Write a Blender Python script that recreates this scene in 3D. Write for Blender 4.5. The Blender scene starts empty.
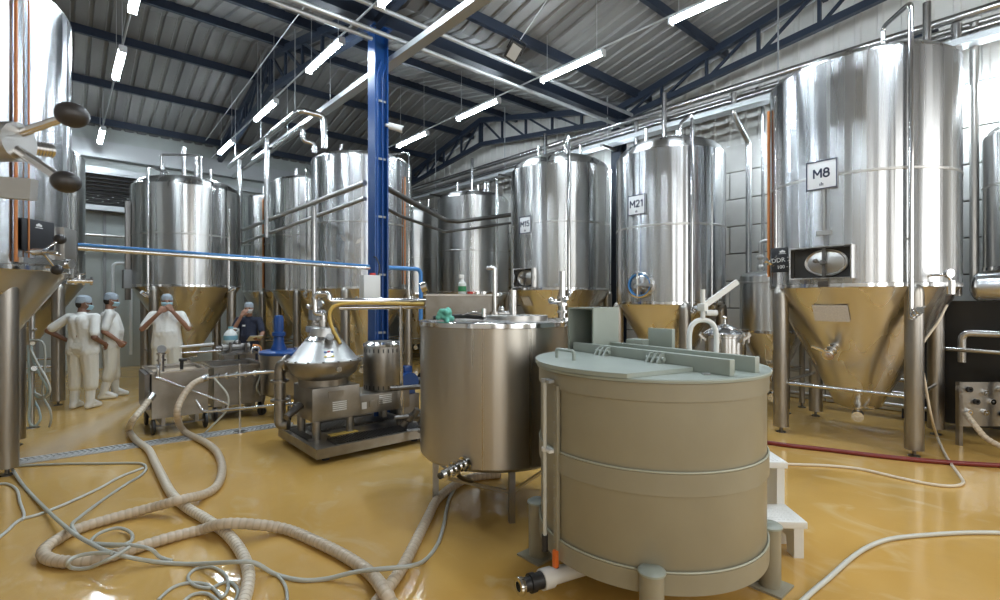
import bpy, bmesh, math, random
from mathutils import Matrix, Vector
random.seed(7)
PI = math.pi
SC = bpy.context.scene
COL = SC.collection

# ------------------------------------------------------------------ camera, world, exposure
TH = math.radians(41.3)
CS, SN = math.cos(TH), math.sin(TH)
EYE = 1.65
cam_d = bpy.data.cameras.new('camera')
cam_d.sensor_width = 36.0
cam_d.lens = 18.0
cam_d.clip_start = 0.05
cam = bpy.data.objects.new('camera', cam_d)
cam.location = (0, 0, EYE)
cam.rotation_euler = (PI / 2, 0, -TH)
COL.objects.link(cam)
SC.camera = cam
SC.view_settings.view_transform = 'Standard'
SC.view_settings.look = 'None'
SC.view_settings.gamma = 1.0
SC.view_settings.use_curve_mapping = False
SC.view_settings.exposure = 0.08
LAMP_POWER = 120.0         # emission of the fluorescent tubes
WINDOW_POWER = 65.0       # watts of daylight through each window
SC.cycles.volume_bounces = 2
SC.cycles.max_bounces = 8
SC.cycles.diffuse_bounces = 4
SC.cycles.glossy_bounces = 5
SC.cycles.transmission_bounces = 6
SC.cycles.sample_clamp_indirect = 6.0
SC.cycles.caustics_reflective = False
SC.cycles.caustics_refractive = False

world = bpy.data.worlds.new('world')
SC.world = world
world.use_nodes = True
wb = world.node_tree.nodes['Background']
wb.inputs[0].default_value = (0.80, 0.90, 1.0, 1)
wb.inputs[1].default_value = 1.2

# ------------------------------------------------------------------ camera helpers (measured places -> building axes)
def C(x, y, z=0.0):
    """right x, depth y, height z as seen from where the photograph was taken -> building coordinates"""
    return (CS * x + SN * y, -SN * x + CS * y, z)
def inv(u, v):
    return (CS * u - SN * v, SN * u + CS * v)
def fl(px, py, z=0.0):
    d = (EYE - z) * 500.0 / (py - 300.0)
    return C((px - 500) / 500.0 * d, d, z)
def at(px, py, d):
    return C((px - 500) / 500.0 * d, d, EYE - (py - 300) / 500.0 * d)

# ------------------------------------------------------------------ materials
MATS = {}
def nodes(m):
    return m.node_tree.nodes, m.node_tree.links
def mat(name, col, rough=0.5, metal=0.0, spec=0.5, bump=None, vary=None, aniso=0.0, emit=None, coat=0.0, alpha=1.0, trans=0.0):
    """bump=(scale, strength[, xyz stretch]); vary=(scale, second colour[, stretch])"""
    m = bpy.data.materials.new(name)
    m.use_nodes = True
    n, l = nodes(m)
    p = n['Principled BSDF']
    p.inputs['Base Color'].default_value = (*col, 1)
    p.inputs['Roughness'].default_value = rough
    p.inputs['Metallic'].default_value = metal
    p.inputs['Specular IOR Level'].default_value = spec
    p.inputs['Coat Weight'].default_value = coat
    p.inputs['Alpha'].default_value = alpha
    p.inputs['Transmission Weight'].default_value = trans
    tc = n.new('ShaderNodeTexCoord')
    def noise(scale, st, detail=3):
        mp = n.new('ShaderNodeMapping')
        mp.inputs['Scale'].default_value = st
        l.new(tc.outputs['Object'], mp.inputs['Vector'])
        t = n.new('ShaderNodeTexNoise')
        t.inputs['Scale'].default_value = scale
        t.inputs['Detail'].default_value = detail
        l.new(mp.outputs[0], t.inputs['Vector'])
        return t
    if vary:
        t = noise(vary[0], vary[2] if len(vary) > 2 else (1, 1, 1), 5)
        r = n.new('ShaderNodeValToRGB')
        r.color_ramp.elements[0].position = 0.35
        r.color_ramp.elements[1].position = 0.68
        r.color_ramp.elements[0].color = (*col, 1)
        r.color_ramp.elements[1].color = (*vary[1], 1)
        l.new(t.outputs['Fac'], r.inputs[0])
        l.new(r.outputs[0], p.inputs['Base Color'])
    if bump:
        t = noise(bump[0], bump[2] if len(bump) > 2 else (1, 1, 1))
        b = n.new('ShaderNodeBump')
        b.inputs['Strength'].default_value = bump[1]
        b.inputs['Distance'].default_value = 0.01
        l.new(t.outputs['Fac'], b.inputs['Height'])
        l.new(b.outputs[0], p.inputs['Normal'])
    if aniso:
        p.inputs['Anisotropic'].default_value = aniso
        tg = n.new('ShaderNodeTangent')
        tg.direction_type = 'RADIAL'
        tg.axis = 'Z'
        l.new(tg.outputs[0], p.inputs['Tangent'])
        p.inputs['Anisotropic Rotation'].default_value = 0.25
    if emit:
        p.inputs['Emission Color'].default_value = (*emit[0], 1)
        p.inputs['Emission Strength'].default_value = emit[1]
    MATS[name] = m
    return m

def tank_steel(name, col, r0, r1, streak, bstr, aniso):
    """rolled stainless plate: soft vertical streaks in polish and flatness"""
    m = mat(name, col, 0.2, 1.0, aniso=aniso)
    n, l = nodes(m)
    p = n['Principled BSDF']
    tc = n.new('ShaderNodeTexCoord')
    mp = n.new('ShaderNodeMapping')
    mp.inputs['Scale'].default_value = (streak, streak, 0.10)
    l.new(tc.outputs['Object'], mp.inputs['Vector'])
    t = n.new('ShaderNodeTexNoise')
    t.inputs['Scale'].default_value = 1.0
    t.inputs['Detail'].default_value = 2.0
    l.new(mp.outputs[0], t.inputs['Vector'])
    mr = n.new('ShaderNodeMapRange')
    mr.inputs['From Min'].default_value = 0.3
    mr.inputs['From Max'].default_value = 0.7
    mr.inputs['To Min'].default_value = r0
    mr.inputs['To Max'].default_value = r1
    l.new(t.outputs['Fac'], mr.inputs['Value'])
    l.new(mr.outputs[0], p.inputs['Roughness'])
    b = n.new('ShaderNodeBump')
    b.inputs['Strength'].default_value = bstr
    b.inputs['Distance'].default_value = 0.02
    l.new(t.outputs['Fac'], b.inputs['Height'])
    l.new(b.outputs[0], p.inputs['Normal'])
    return m

tank_steel('tank_steel', (0.50, 0.50, 0.49), 0.24, 0.36, 8.0, 0.22, 0.9)
tank_steel('tank_steel_bright', (0.53, 0.54, 0.55), 0.20, 0.32, 9.0, 0.22, 0.9)
tank_steel('cone_steel', (0.64, 0.62, 0.58), 0.27, 0.28, 3.0, 0.0, 0.6)
tank_steel('brushed_steel', (0.44, 0.41, 0.36), 0.27, 0.38, 14.0, 0.10, 0.6)
mat('steel', (0.60, 0.60, 0.60), 0.24, 1.0)
mat('steel_polished', (0.72, 0.72, 0.72), 0.12, 1.0)
mat('steel_satin', (0.50, 0.49, 0.47), 0.36, 1.0)
mat('leg_steel', (0.36, 0.34, 0.31), 0.33, 1.0)
mat('recess_shade', (0.035, 0.033, 0.030), 0.5, 0.3)
mat('steel_dull', (0.34, 0.32, 0.29), 0.38, 1.0, vary=(6, (0.27, 0.25, 0.22)))
mat('steel_dark', (0.18, 0.17, 0.16), 0.4, 1.0)
mat('galvanised', (0.50, 0.52, 0.53), 0.45, 0.7, bump=(30, 0.1))
mat('roof_sheet', (0.21, 0.21, 0.21), 0.50, 0.25, vary=(1.2, (0.29, 0.29, 0.28), (2, .3, 1)))
mat('navy_steel', (0.018, 0.028, 0.050), 0.45, 0.0)
mat('column_blue', (0.010, 0.065, 0.24), 0.28, 0.0, bump=(12, 0.05))
mat('blue_paint', (0.010, 0.065, 0.25), 0.3, 0.0)
mat('blue_film', (0.05, 0.22, 0.55), 0.35, 0.0)
mat('wall_panel', (0.76, 0.75, 0.71), 0.6, 0.0, vary=(3, (0.70, 0.69, 0.65)))
mat('wall_grey', (0.46, 0.50, 0.48), 0.6, 0.0, vary=(2, (0.42, 0.45, 0.43)))
mat('wall_plaster', (0.70, 0.69, 0.66), 0.8, 0.0)
mat('joint_dark', (0.16, 0.15, 0.13), 0.9)
mat('tank_pvc', (0.300, 0.280, 0.210), 0.34, 0.0, bump=(60, 0.03), vary=(4, (0.28, 0.26, 0.195)))
mat('lid_pvc', (0.33, 0.37, 0.335), 0.36, 0.0, vary=(5, (0.30, 0.34, 0.305)))
mat('weld_bead', (0.42, 0.44, 0.36), 0.35)
mat('white_plastic', (0.72, 0.73, 0.72), 0.38)
mat('white_paint', (0.74, 0.76, 0.76), 0.35)
mat('sign_white', (0.78, 0.80, 0.82), 0.45)
mat('sign_ink', (0.02, 0.03, 0.07), 0.5)
mat('board_black', (0.012, 0.013, 0.017), 0.5)
mat('chalk', (0.75, 0.76, 0.76), 0.8)
mat('rubber', (0.015, 0.015, 0.016), 0.45)
mat('knob_black', (0.022, 0.020, 0.020), 0.42)
mat('orange_tube', (0.55, 0.20, 0.05), 0.35)
mat('orange_hose', (0.60, 0.22, 0.05), 0.45)
mat('yellow_hose', (0.62, 0.42, 0.10), 0.4)
mat('hose_tan', (0.60, 0.50, 0.38), 0.42, vary=(25, (0.50, 0.40, 0.29)))
mat('hose_white', (0.66, 0.58, 0.46), 0.4)
mat('hose_ring', (0.47, 0.38, 0.27), 0.45)
mat('hood_steel', (0.55, 0.55, 0.54), 0.36, 1.0)
mat('hose_grey', (0.43, 0.44, 0.40), 0.4)
mat('hose_clear', (0.55, 0.56, 0.52), 0.3)
mat('hose_pale_blue', (0.42, 0.52, 0.53), 0.35)
mat('hose_red', (0.17, 0.018, 0.015), 0.35)
mat('valve_orange', (0.70, 0.16, 0.03), 0.4)
mat('valve_red', (0.50, 0.03, 0.02), 0.4)
mat('green_rag', (0.16, 0.52, 0.42), 0.9, bump=(40, 0.5))
mat('bottle_white', (0.75, 0.78, 0.76), 0.35)
mat('label_green', (0.02, 0.24, 0.09), 0.4)
mat('label_blue', (0.20, 0.42, 0.52), 0.5)
mat('sticker_red', (0.5, 0.04, 0.04), 0.5)
mat('sticker_yellow', (0.6, 0.45, 0.05), 0.5)
mat('paper', (0.58, 0.55, 0.52), 0.7, vary=(60, (0.48, 0.46, 0.44)))
mat('grain_mesh', (0.42, 0.34, 0.25), 0.7, bump=(80, 0.5))
mat('skin', (0.33, 0.17, 0.11), 0.5)
mat('skin_dark', (0.20, 0.10, 0.065), 0.5)
mat('uniform_white', (0.84, 0.84, 0.80), 0.8, bump=(14, 0.6))
mat('trouser_white', (0.74, 0.72, 0.64), 0.8, bump=(12, 0.8))
mat('boot_white', (0.80, 0.80, 0.77), 0.4)
mat('shirt_navy', (0.012, 0.016, 0.035), 0.8, bump=(14, 0.5))
mat('hair_net', (0.36, 0.42, 0.48), 0.8, bump=(60, 0.6))
mat('mask_blue', (0.38, 0.58, 0.66), 0.8)
mat('mask_white', (0.72, 0.74, 0.76), 0.8)
mat('eye_dark', (0.02, 0.015, 0.012), 0.3)
mat('hair_dark', (0.02, 0.015, 0.012), 0.7)
mat('tube_glow', (1, 1, 1), 0.4, emit=((0.80, 0.91, 1.0), LAMP_POWER))
mat('lamp_body', (0.62, 0.65, 0.68), 0.4)
mat('lens_off', (0.55, 0.58, 0.60), 0.15)
mat('indicator_green', (0.05, 0.5, 0.15), 0.3)
mat('mid_grey', (0.30, 0.31, 0.31), 0.5)
mat('cabinet_black', (0.020, 0.019, 0.018), 0.35)
mat('drain_steel', (0.55, 0.56, 0.56), 0.45, 0.4)
mat('drain_shade', (0.02, 0.018, 0.015), 0.8)

def glass_mat():
    m = mat('window_glass', (0.9, 0.95, 1.0), 0.05, trans=1.0)
    return m
glass_mat()

def floor_mat():
    """ochre epoxy resin, wet: patchy gloss, trowel ripple, pale scuffs"""
    m = mat('floor_epoxy', (0.50, 0.29, 0.075), 0.2)
    n, l = nodes(m)
    p = n['Principled BSDF']
    tc = n.new('ShaderNodeTexCoord')
    def noise(scale, detail, st=(1, 1, 1), dist=0.0):
        mp = n.new('ShaderNodeMapping')
        mp.inputs['Scale'].default_value = st
        l.new(tc.outputs['Object'], mp.inputs['Vector'])
        t = n.new('ShaderNodeTexNoise')
        t.inputs['Scale'].default_value = scale
        t.inputs['Detail'].default_value = detail
        t.inputs['Distortion'].default_value = dist
        l.new(mp.outputs[0], t.inputs['Vector'])
        return t
    big = noise(0.55, 4, (1, 1.4, 1), 0.4)
    r = n.new('ShaderNodeValToRGB')
    e = r.color_ramp.elements
    e[0].position = 0.30; e[0].color = (0.52, 0.300, 0.072, 1)
    e[1].position = 0.72; e[1].color = (0.62, 0.395, 0.130, 1)
    l.new(big.outputs['Fac'], r.inputs[0])
    # pale dried foam scuffs
    sc = noise(1.7, 7, (1.4, .8, 1), 1.4)
    r2 = n.new('ShaderNodeValToRGB')
    r2.color_ramp.elements[0].position = 0.58
    r2.color_ramp.elements[1].position = 0.72
    r2.color_ramp.elements[0].color = (0, 0, 0, 1)
    r2.color_ramp.elements[1].color = (0.55, 0.55, 0.55, 1)
    l.new(sc.outputs['Fac'], r2.inputs[0])
    mx = n.new('ShaderNodeMix'); mx.data_type = 'RGBA'
    l.new(r2.outputs[0], mx.inputs[0])
    l.new(r.outputs[0], mx.inputs[6])
    mx.inputs[7].default_value = (0.66, 0.50, 0.27, 1)
    l.new(mx.outputs[2], p.inputs['Base Color'])
    wet = noise(0.9, 3, (1, 1, 1), 0.8)
    mr = n.new('ShaderNodeMapRange')
    mr.inputs['From Min'].default_value = 0.38
    mr.inputs['From Max'].default_value = 0.62
    mr.inputs['To Min'].default_value = 0.03
    mr.inputs['To Max'].default_value = 0.17
    l.new(wet.outputs['Fac'], mr.inputs['Value'])
    l.new(mr.outputs[0], p.inputs['Roughness'])
    rip = noise(5.0, 6, (1, 1, 1), 0.5)
    b = n.new('ShaderNodeBump')
    b.inputs['Strength'].default_value = 0.12
    b.inputs['Distance'].default_value = 0.03
    l.new(rip.outputs['Fac'], b.inputs['Height'])
    l.new(b.outputs[0], p.inputs['Normal'])
floor_mat()

# ------------------------------------------------------------------ mesh builder
class MB:
    def __init__(s):
        s.v = []; s.f = []; s.M = Matrix.Identity(4)
    def add(s, vs, fs):
        o = len(s.v)
        s.v += [tuple(s.M @ Vector(p)) for p in vs]
        s.f += [tuple(i + o for i in q) for q in fs]
        return s
    def box(s, c, d, bev=0.0):
        x, y, z = c; a, b, h = d[0] / 2, d[1] / 2, d[2] / 2
        if bev <= 0:
            vs = [(x + i * a, y + j * b, z + k * h) for k in (-1, 1) for j in (-1, 1) for i in (-1, 1)]
            return s.add(vs, [(0, 2, 3, 1), (4, 5, 7, 6), (0, 1, 5, 4), (2, 6, 7, 3), (0, 4, 6, 2), (1, 3, 7, 5)])
        bm = bmesh.new()
        bmesh.ops.create_cube(bm, size=1, matrix=Matrix.Translation((x, y, z)) @ Matrix.Diagonal((d[0], d[1], d[2], 1)))
        bmesh.ops.bevel(bm, geom=bm.edges[:], offset=bev, segments=2, affect='EDGES', profile=0.6)
        bm.verts.index_update()
        vs = [tuple(q.co) for q in bm.verts]; fs = [tuple(q.index for q in f.verts) for f in bm.faces]
        bm.free()
        return s.add(vs, fs)
    def box2(s, p, q, bev=0.0):
        return s.box([(p[i] + q[i]) / 2 for i in range(3)], [abs(q[i] - p[i]) for i in range(3)], bev)
    def frame(s, p, q):
        d = (Vector(q) - Vector(p))
        t = d.normalized()
        a = Vector((0, 0, 1)) if abs(t.z) < 0.95 else Vector((1, 0, 0))
        x = t.cross(a).normalized()
        return x, t.cross(x).normalized(), t
    def cyl(s, p, q, r, r2=None, seg=16, caps=True):
        r2 = r if r2 is None else r2
        x, y, t = s.frame(p, q)
        vs = []
        for (c, rr) in ((Vector(p), r), (Vector(q), r2)):
            for i in range(seg):
                a = 2 * PI * i / seg
                vs.append(c + x * (rr * math.cos(a)) + y * (rr * math.sin(a)))
        fs = [(i, seg + i, seg + (i + 1) % seg, (i + 1) % seg) for i in range(seg)]
        if caps:
            fs.append(tuple(range(seg))); fs.append(tuple(range(2 * seg - 1, seg - 1, -1)))
        return s.add(vs, fs)
    def bar(s, p, q, w, h):
        """square bar between two points, h measured upwards-ish"""
        x, y, t = s.frame(p, q)
        vs = []
        for c in (Vector(p), Vector(q)):
            for (i, j) in ((-1, -1), (1, -1), (1, 1), (-1, 1)):
                vs.append(c + x * (i * w / 2) + y * (j * h / 2))
        return s.add(vs, [(0, 1, 2, 3), (7, 6, 5, 4), (0, 4, 5, 1), (1, 5, 6, 2), (2, 6, 7, 3), (3, 7, 4, 0)])
    def lathe(s, prof, seg=32, c=(0, 0, 0), axis=None, closed=False, cap0=False, cap1=False):
        M = Matrix.Translation(c)
        if axis is not None:
            M = M @ Vector((0, 0, 1)).rotation_difference(Vector(axis)).to_matrix().to_4x4()
        vs = []
        for (r, z) in prof:
            for i in range(seg):
                a = 2 * PI * i / seg
                vs.append(M @ Vector((r * math.cos(a), r * math.sin(a), z)))
        n = len(prof); fs = []
        for k in range(n if closed else n - 1):
            k2 = (k + 1) % n
            for i in range(seg):
                j = (i + 1) % seg
                fs.append((k * seg + i, k * seg + j, k2 * seg + j, k2 * seg + i))
        if cap0: fs.append(tuple(range(seg - 1, -1, -1)))
        if cap1: fs.append(tuple((n - 1) * seg + i for i in range(seg)))
        return s.add(vs, fs)
    def tube(s, path, r, seg=10, caps=True, rf=None):
        P = [Vector(p) for p in path]
        T = []
        for i in range(len(P)):
            d = (P[min(i + 1, len(P) - 1)] - P[max(i - 1, 0)])
            T.append(d.normalized() if d.length > 1e-9 else Vector((0, 0, 1)))
        a = Vector((0, 0, 1)) if abs(T[0].z) < 0.9 else Vector((1, 0, 0))
        x = T[0].cross(a).normalized()
        vs = []
        for i, p in enumerate(P):
            x = (x - T[i] * x.dot(T[i])).normalized()
            y = T[i].cross(x)
            rr = rf(i) if rf else r
            for k in range(seg):
                an = 2 * PI * k / seg
                vs.append(p + x * (rr * math.cos(an)) + y * (rr * math.sin(an)))
        fs = []
        for i in range(len(P) - 1):
            for k in range(seg):
                j = (k + 1) % seg
                fs.append((i * seg + k, i * seg + j, (i + 1) * seg + j, (i + 1) * seg + k))
        if caps:
            fs.append(tuple(range(seg - 1, -1, -1)))
            fs.append(tuple((len(P) - 1) * seg + k for k in range(seg)))
        return s.add(vs, fs)
    def sphere(s, c, r, seg=14, rings=9, sc=(1, 1, 1)):
        vs = [(c[0], c[1], c[2] - r * sc[2])]
        for i in range(1, rings):
            a = -PI / 2 + PI * i / rings
            for k in range(seg):
                b = 2 * PI * k / seg
                vs.append((c[0] + r * sc[0] * math.cos(a) * math.cos(b), c[1] + r * sc[1] * math.cos(a) * math.sin(b), c[2] + r * sc[2] * math.sin(a)))
        vs.append((c[0], c[1], c[2] + r * sc[2]))
        fs = [(0, 1 + (k + 1) % seg, 1 + k) for k in range(seg)]
        for i in range(rings - 2):
            for k in range(seg):
                j = (k + 1) % seg
                fs.append((1 + i * seg + k, 1 + i * seg + j, 1 + (i + 1) * seg + j, 1 + (i + 1) * seg + k))
        o = 1 + (rings - 2) * seg; t = len(vs) - 1
        fs += [(o + k, o + (k + 1) % seg, t) for k in range(seg)]
        return s.add(vs, fs)
    def capsule(s, p, q, r, r2=None, seg=10):
        r2 = r if r2 is None else r2
        s.cyl(p, q, r, r2, seg)
        s.sphere(p, r, seg, 7); s.sphere(q, r2, seg, 7)
        return s
    def prism(s, poly, h, axis='z', off=0.0):
        """closed outline in a plane extruded by h"""
        n = len(poly)
        def mk(a, b, t):
            return {'z': (a, b, t), 'y': (a, t, b), 'x': (t, a, b)}[axis]
        vs = [mk(a, b, off) for a, b in poly] + [mk(a, b, off + h) for a, b in poly]
        fs = [tuple(range(n - 1, -1, -1)), tuple(range(n, 2 * n))]
        fs += [(i, (i + 1) % n, n + (i + 1) % n, n + i) for i in range(n)]
        return s.add(vs, fs)
    def mesh(s, name, mt, smooth=True, fixn=True):
        me = bpy.data.meshes.new(name)
        me.from_pydata(s.v, [], s.f)
        if fixn:
            bm = bmesh.new(); bm.from_mesh(me)
            bmesh.ops.recalc_face_normals(bm, faces=bm.faces[:])
            bm.to_mesh(me); bm.free()
        if smooth:
            me.shade_smooth()
            me.set_sharp_from_angle(angle=math.radians(38))
        me.materials.append(MATS[mt] if isinstance(mt, str) else mt)
        return me
    def build(s, name, mt, parent=None, smooth=True, loc=None):
        return obj(name, s.mesh(name, mt, smooth), parent, loc)

def obj(name, me, parent=None, loc=None):
    o = bpy.data.objects.new(name, me)
    COL.objects.link(o)
    if parent is not None: o.parent = parent
    if loc is not None: o.location = loc
    return o
def tag(o, label=None, cat=None, group=None, kind=None):
    if label: o['label'] = label
    if cat: o['category'] = cat
    if group: o['group'] = group
    if kind: o['kind'] = kind
    return o
def thing(name, label, cat, loc=(0, 0, 0), rz=0.0, group=None, kind=None):
    o = bpy.data.objects.new(name, None)
    o.empty_display_size = 0.1
    COL.objects.link(o)
    o.location = loc; o.rotation_euler = (0, 0, rz)
    return tag(o, label, cat, group, kind)
def children(o):
    return [c for c in list(COL.objects) if c.parent == o]
def copy_tree(o, parent=None, kids=None):
    c = o.copy(); COL.objects.link(c); c.parent = parent
    for ch in (kids if kids is not None else children(o)):
        copy_tree(ch, c)
    return c
def catmull(pts, n=8):
    P = [Vector(p) for p in pts]
    P = [P[0] * 2 - P[1]] + P + [P[-1] * 2 - P[-2]]
    out = []
    for i in range(1, len(P) - 2):
        a, b, c, d = P[i - 1], P[i], P[i + 1], P[i + 2]
        for k in range(n):
            t = k / n
            out.append(0.5 * ((2 * b) + (c - a) * t + (2 * a - 5 * b + 4 * c - d) * t * t + (3 * b - a - 3 * c + d) * t ** 3))
    out.append(P[-2])
    return out
def elbow_path(pts, r=0.08, n=5):
    """polyline with rounded corners"""
    P = [Vector(p) for p in pts]
    out = [P[0]]
    for i in range(1, len(P) - 1):
        a = (P[i - 1] - P[i]); b = (P[i + 1] - P[i])
        rr = min(r, a.length * 0.48, b.length * 0.48)
        s, e = P[i] + a.normalized() * rr, P[i] + b.normalized() * rr
        for k in range(n + 1):
            t = k / n
            out.append(s * (1 - t) ** 2 + P[i] * 2 * t * (1 - t) + e * t * t)
    out.append(P[-1])
    return out
def text_part(s, size, mt, parent, M, bold=0.012, name='lettering', depth=0.001):
    cu = bpy.data.curves.new('lettering', 'FONT')
    cu.body = s; cu.size = size; cu.align_x = 'CENTER'; cu.align_y = 'CENTER'
    cu.offset = bold * size; cu.extrude = depth; cu.resolution_u = 3
    t = bpy.data.objects.new('lettering_tmp', cu)
    COL.objects.link(t)
    dg = bpy.context.evaluated_depsgraph_get()
    me = bpy.data.meshes.new_from_object(t.evaluated_get(dg))
    bpy.data.objects.remove(t); bpy.data.curves.remove(cu)
    me.transform(M)
    me.name = name
    me.materials.clear(); me.materials.append(MATS[mt])
    return obj(name, me, parent)
def ribbon(mb, pts, w, z=0.0, th=.003):
    for a_, b_ in zip(pts[:-1], pts[1:]):
        a_, b_ = Vector((a_[0], a_[1], 0)), Vector((b_[0], b_[1], 0))
        d_ = (b_ - a_).normalized(); n_ = Vector((-d_.y, d_.x, 0)) * w / 2; e_ = d_ * (w * .22)
        q = [a_ - e_ + n_, a_ - e_ - n_, b_ + e_ - n_, b_ + e_ + n_]
        mb.add([(p.x, p.y, z) for p in q] + [(p.x, p.y, z + th) for p in q], [(0, 1, 2, 3), (7, 6, 5, 4), (0, 4, 5, 1), (1, 5, 6, 2), (2, 6, 7, 3), (3, 7, 4, 0)])
def arc(cx, cy, r, a0, a1, n=10, sx=1.0):
    return [(cx + sx * r * math.cos(math.radians(a0 + (a1 - a0) * k / n)), cy + r * math.sin(math.radians(a0 + (a1 - a0) * k / n))) for k in range(n + 1)]
STROKES = {  # glyph height 1, list of polylines, advance
    'M': ([[(0, 0), (0, 1), (.4, .35), (.8, 1), (.8, 0)]], 1.06),
    '8': ([arc(.3, .74, .24, 0, 360, 16), arc(.3, .27, .27, 0, 360, 16, 1.1)], .86),
    '2': ([arc(.29, .70, .28, 165, -35, 10) + [(.0, .02), (.60, .02)]], .86),
    '1': ([[(.02, .78), (.26, .98), (.26, 0)]], .58),
    '5': ([[(.54, .98), (.08, .98), (.04, .56)] + arc(.27, .32, .30, 120, -150, 12)], .84)}
def stroke_text(s_, h, mt, parent, M, name='lettering', wt=.19):
    wid = sum(STROKES[c][1] for c in s_) - .26
    mb = MB(); mb.M = M @ Matrix.Diagonal((h, h, 1, 1)) @ Matrix.Translation((-wid / 2, -.5, 0))
    x = 0
    for c in s_:
        for pl in STROKES[c][0]: ribbon(mb, [(p[0] + x, p[1]) for p in pl], wt)
        x += STROKES[c][1]
    return mb.build(name, mt, parent, False)
def blob(name, caps, mt, parent, voxel=0.008, smooth=4, balls=()):
    """limbs as tapered capsules fused into one continuous skin"""
    mb = MB()
    for c in caps: mb.capsule(c[0], c[2], c[1], c[3])
    for b in balls: mb.sphere(b[0], 1.0, 18, 12, b[1])
    me = mb.mesh(name, mt, False)
    t = bpy.data.objects.new('blob_tmp', me); COL.objects.link(t)
    r = t.modifiers.new('r', 'REMESH'); r.mode = 'VOXEL'; r.voxel_size = voxel; r.use_smooth_shade = True
    if smooth:
        sm = t.modifiers.new('s', 'SMOOTH'); sm.iterations = smooth; sm.factor = 0.5
    dg = bpy.context.evaluated_depsgraph_get()
    out = bpy.data.meshes.new_from_object(t.evaluated_get(dg))
    bpy.data.objects.remove(t); bpy.data.meshes.remove(me)
    out.name = name; out.shade_smooth()
    out.materials.clear(); out.materials.append(MATS[mt])
    return obj(name, out, parent)

# ================================================================== the hall
U0, U1 = -3.4, 9.3
VAL = 6.25
VN, VF = VAL - 9.2, VAL + 9.2
ZV, SLOPE = 5.67, 0.22
def roof_z(v):
    d = abs((v - VAL + 4.6) % 9.2 - 4.6)
    return ZV + 0.15 + SLOPE * d

fo = MB().box2((U0 - .3, VN - .3, -0.2), (U1 + .3, VF + .3, 0)).build('floor', 'floor_epoxy', None, False)
tag(fo, 'glossy wet ochre resin floor of the brewery hall', 'floor', kind='structure')

# ---- roof: corrugated sheets on purlins
ceiling = thing('ceiling', 'corrugated metal roof seen from below', 'ceiling', kind='structure')
def sheet_mesh(sign):
    prof = []
    for k in range(4):
        o = k * 0.25
        prof += [(o, 0), (o + .165, 0), (o + .185, .040), (o + .225, .040), (o + .245, 0)]
    prof.append((1.0, 0))
    mb = MB()
    y0, y1 = (0, 4.6)
    z0, z1 = (0, SLOPE * 4.6) if sign > 0 else (SLOPE * 4.6, 0)
    n = len(prof)
    vs = []
    for dz in (0, .012):
        vs += [(a, y0, z0 + b + dz) for a, b in prof] + [(a, y1, z1 + b + dz) for a, b in prof]
    fs = [(i, i + 1, n + i + 1, n + i) for i in range(n - 1)] + [(2 * n + i, 3 * n + i, 3 * n + i + 1, 2 * n + i + 1) for i in range(n - 1)]
    mb.add(vs, fs)
    return mb.mesh('roof_sheet', 'roof_sheet', False, False)
sm_up, sm_dn = sheet_mesh(1), sheet_mesh(-1)
for v0, me in ((VN, sm_up), (VN + 4.6, sm_dn), (VAL, sm_up), (VAL + 4.6, sm_dn)):
    for k in range(13):
        obj('roof_sheet', me, ceiling, (U0 - .15 + k, v0, ZV + .15))
pm = MB().box((0, 0, -.07), (U1 - U0, .075, .15)).mesh('purlin', 'navy_steel', False)
for v0, sg in ((VN, 1), (VN + 9.2, -1), (VAL, 1), (VAL + 9.2, -1)):
    for t in (0.45, 2.05, 3.65):
        obj('purlin', pm, ceiling, ((U0 + U1) / 2, v0 + sg * t, ZV + .145 + SLOPE * t))
for v in (VN + 4.6, VAL + 4.6):
    MB().box((0, 0, 0), (U1 - U0, .3, .02)).build('ridge_cap', 'roof_sheet', ceiling, False, ((U0 + U1) / 2, v, ZV + .15 + SLOPE * 4.6 + .03))

# ---- right wall: long pale panels in courses, corrugated cladding above
wr = tag(MB().box2((U1 + .05, VN, 0), (U1 + .25, VF, 4.5)).build('wall_right', 'joint_dark', None, False),
         'pale panelled side wall behind the row of numbered tanks', 'wall', kind='structure')
pn = MB().box((0, 0, 0), (.06, 3.02, .48), .008).mesh('panel', 'wall_panel', False)
for r in range(9):
    for k in range(7):
        v = VN + 1.0 + k * 3.04 - (r % 2) * 1.5
        if v > VN - .2 and v < VF - 1.2:
            obj('panel', pn, wr, (U1 + .03, v, .25 + r * .5))
for k in range(16):
    v = VN + .575 + k * 1.15
    mb = MB()
    a, b = roof_z(v - .575), roof_z(v + .575)
    top = min(a, b) + .02
    for j in range(4):
        y = -.575 + j * .2875
        ya, yb = v + y, v + y + .2875
        za, zb = roof_z(ya) - .02, roof_z(yb) - .02
        x0 = 0.0
        pr = [(y, za), (y + .19, za * .34 + zb * .66), (y + .2875, zb)]
        mb.add([(x0, y, -0.0), (x0, y + .19, 0), (x0 - .03, y + .21, 0), (x0 - .03, y + .267, 0), (x0, y + .2875, 0),
                (x0, y, za - 4.5), (x0, y + .19, za * .34 + zb * .66 - 4.5), (x0 - .03, y + .21, za * .27 + zb * .73 - 4.5), (x0 - .03, y + .267, zb - 4.5), (x0, y + .2875, zb - 4.5)],
               [(i, i + 1, 6 + i, 5 + i) for i in range(4)])
    mb.build('cladding_sheet', 'wall_panel', wr, False, (U1 + .05, v, 4.5))

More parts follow.
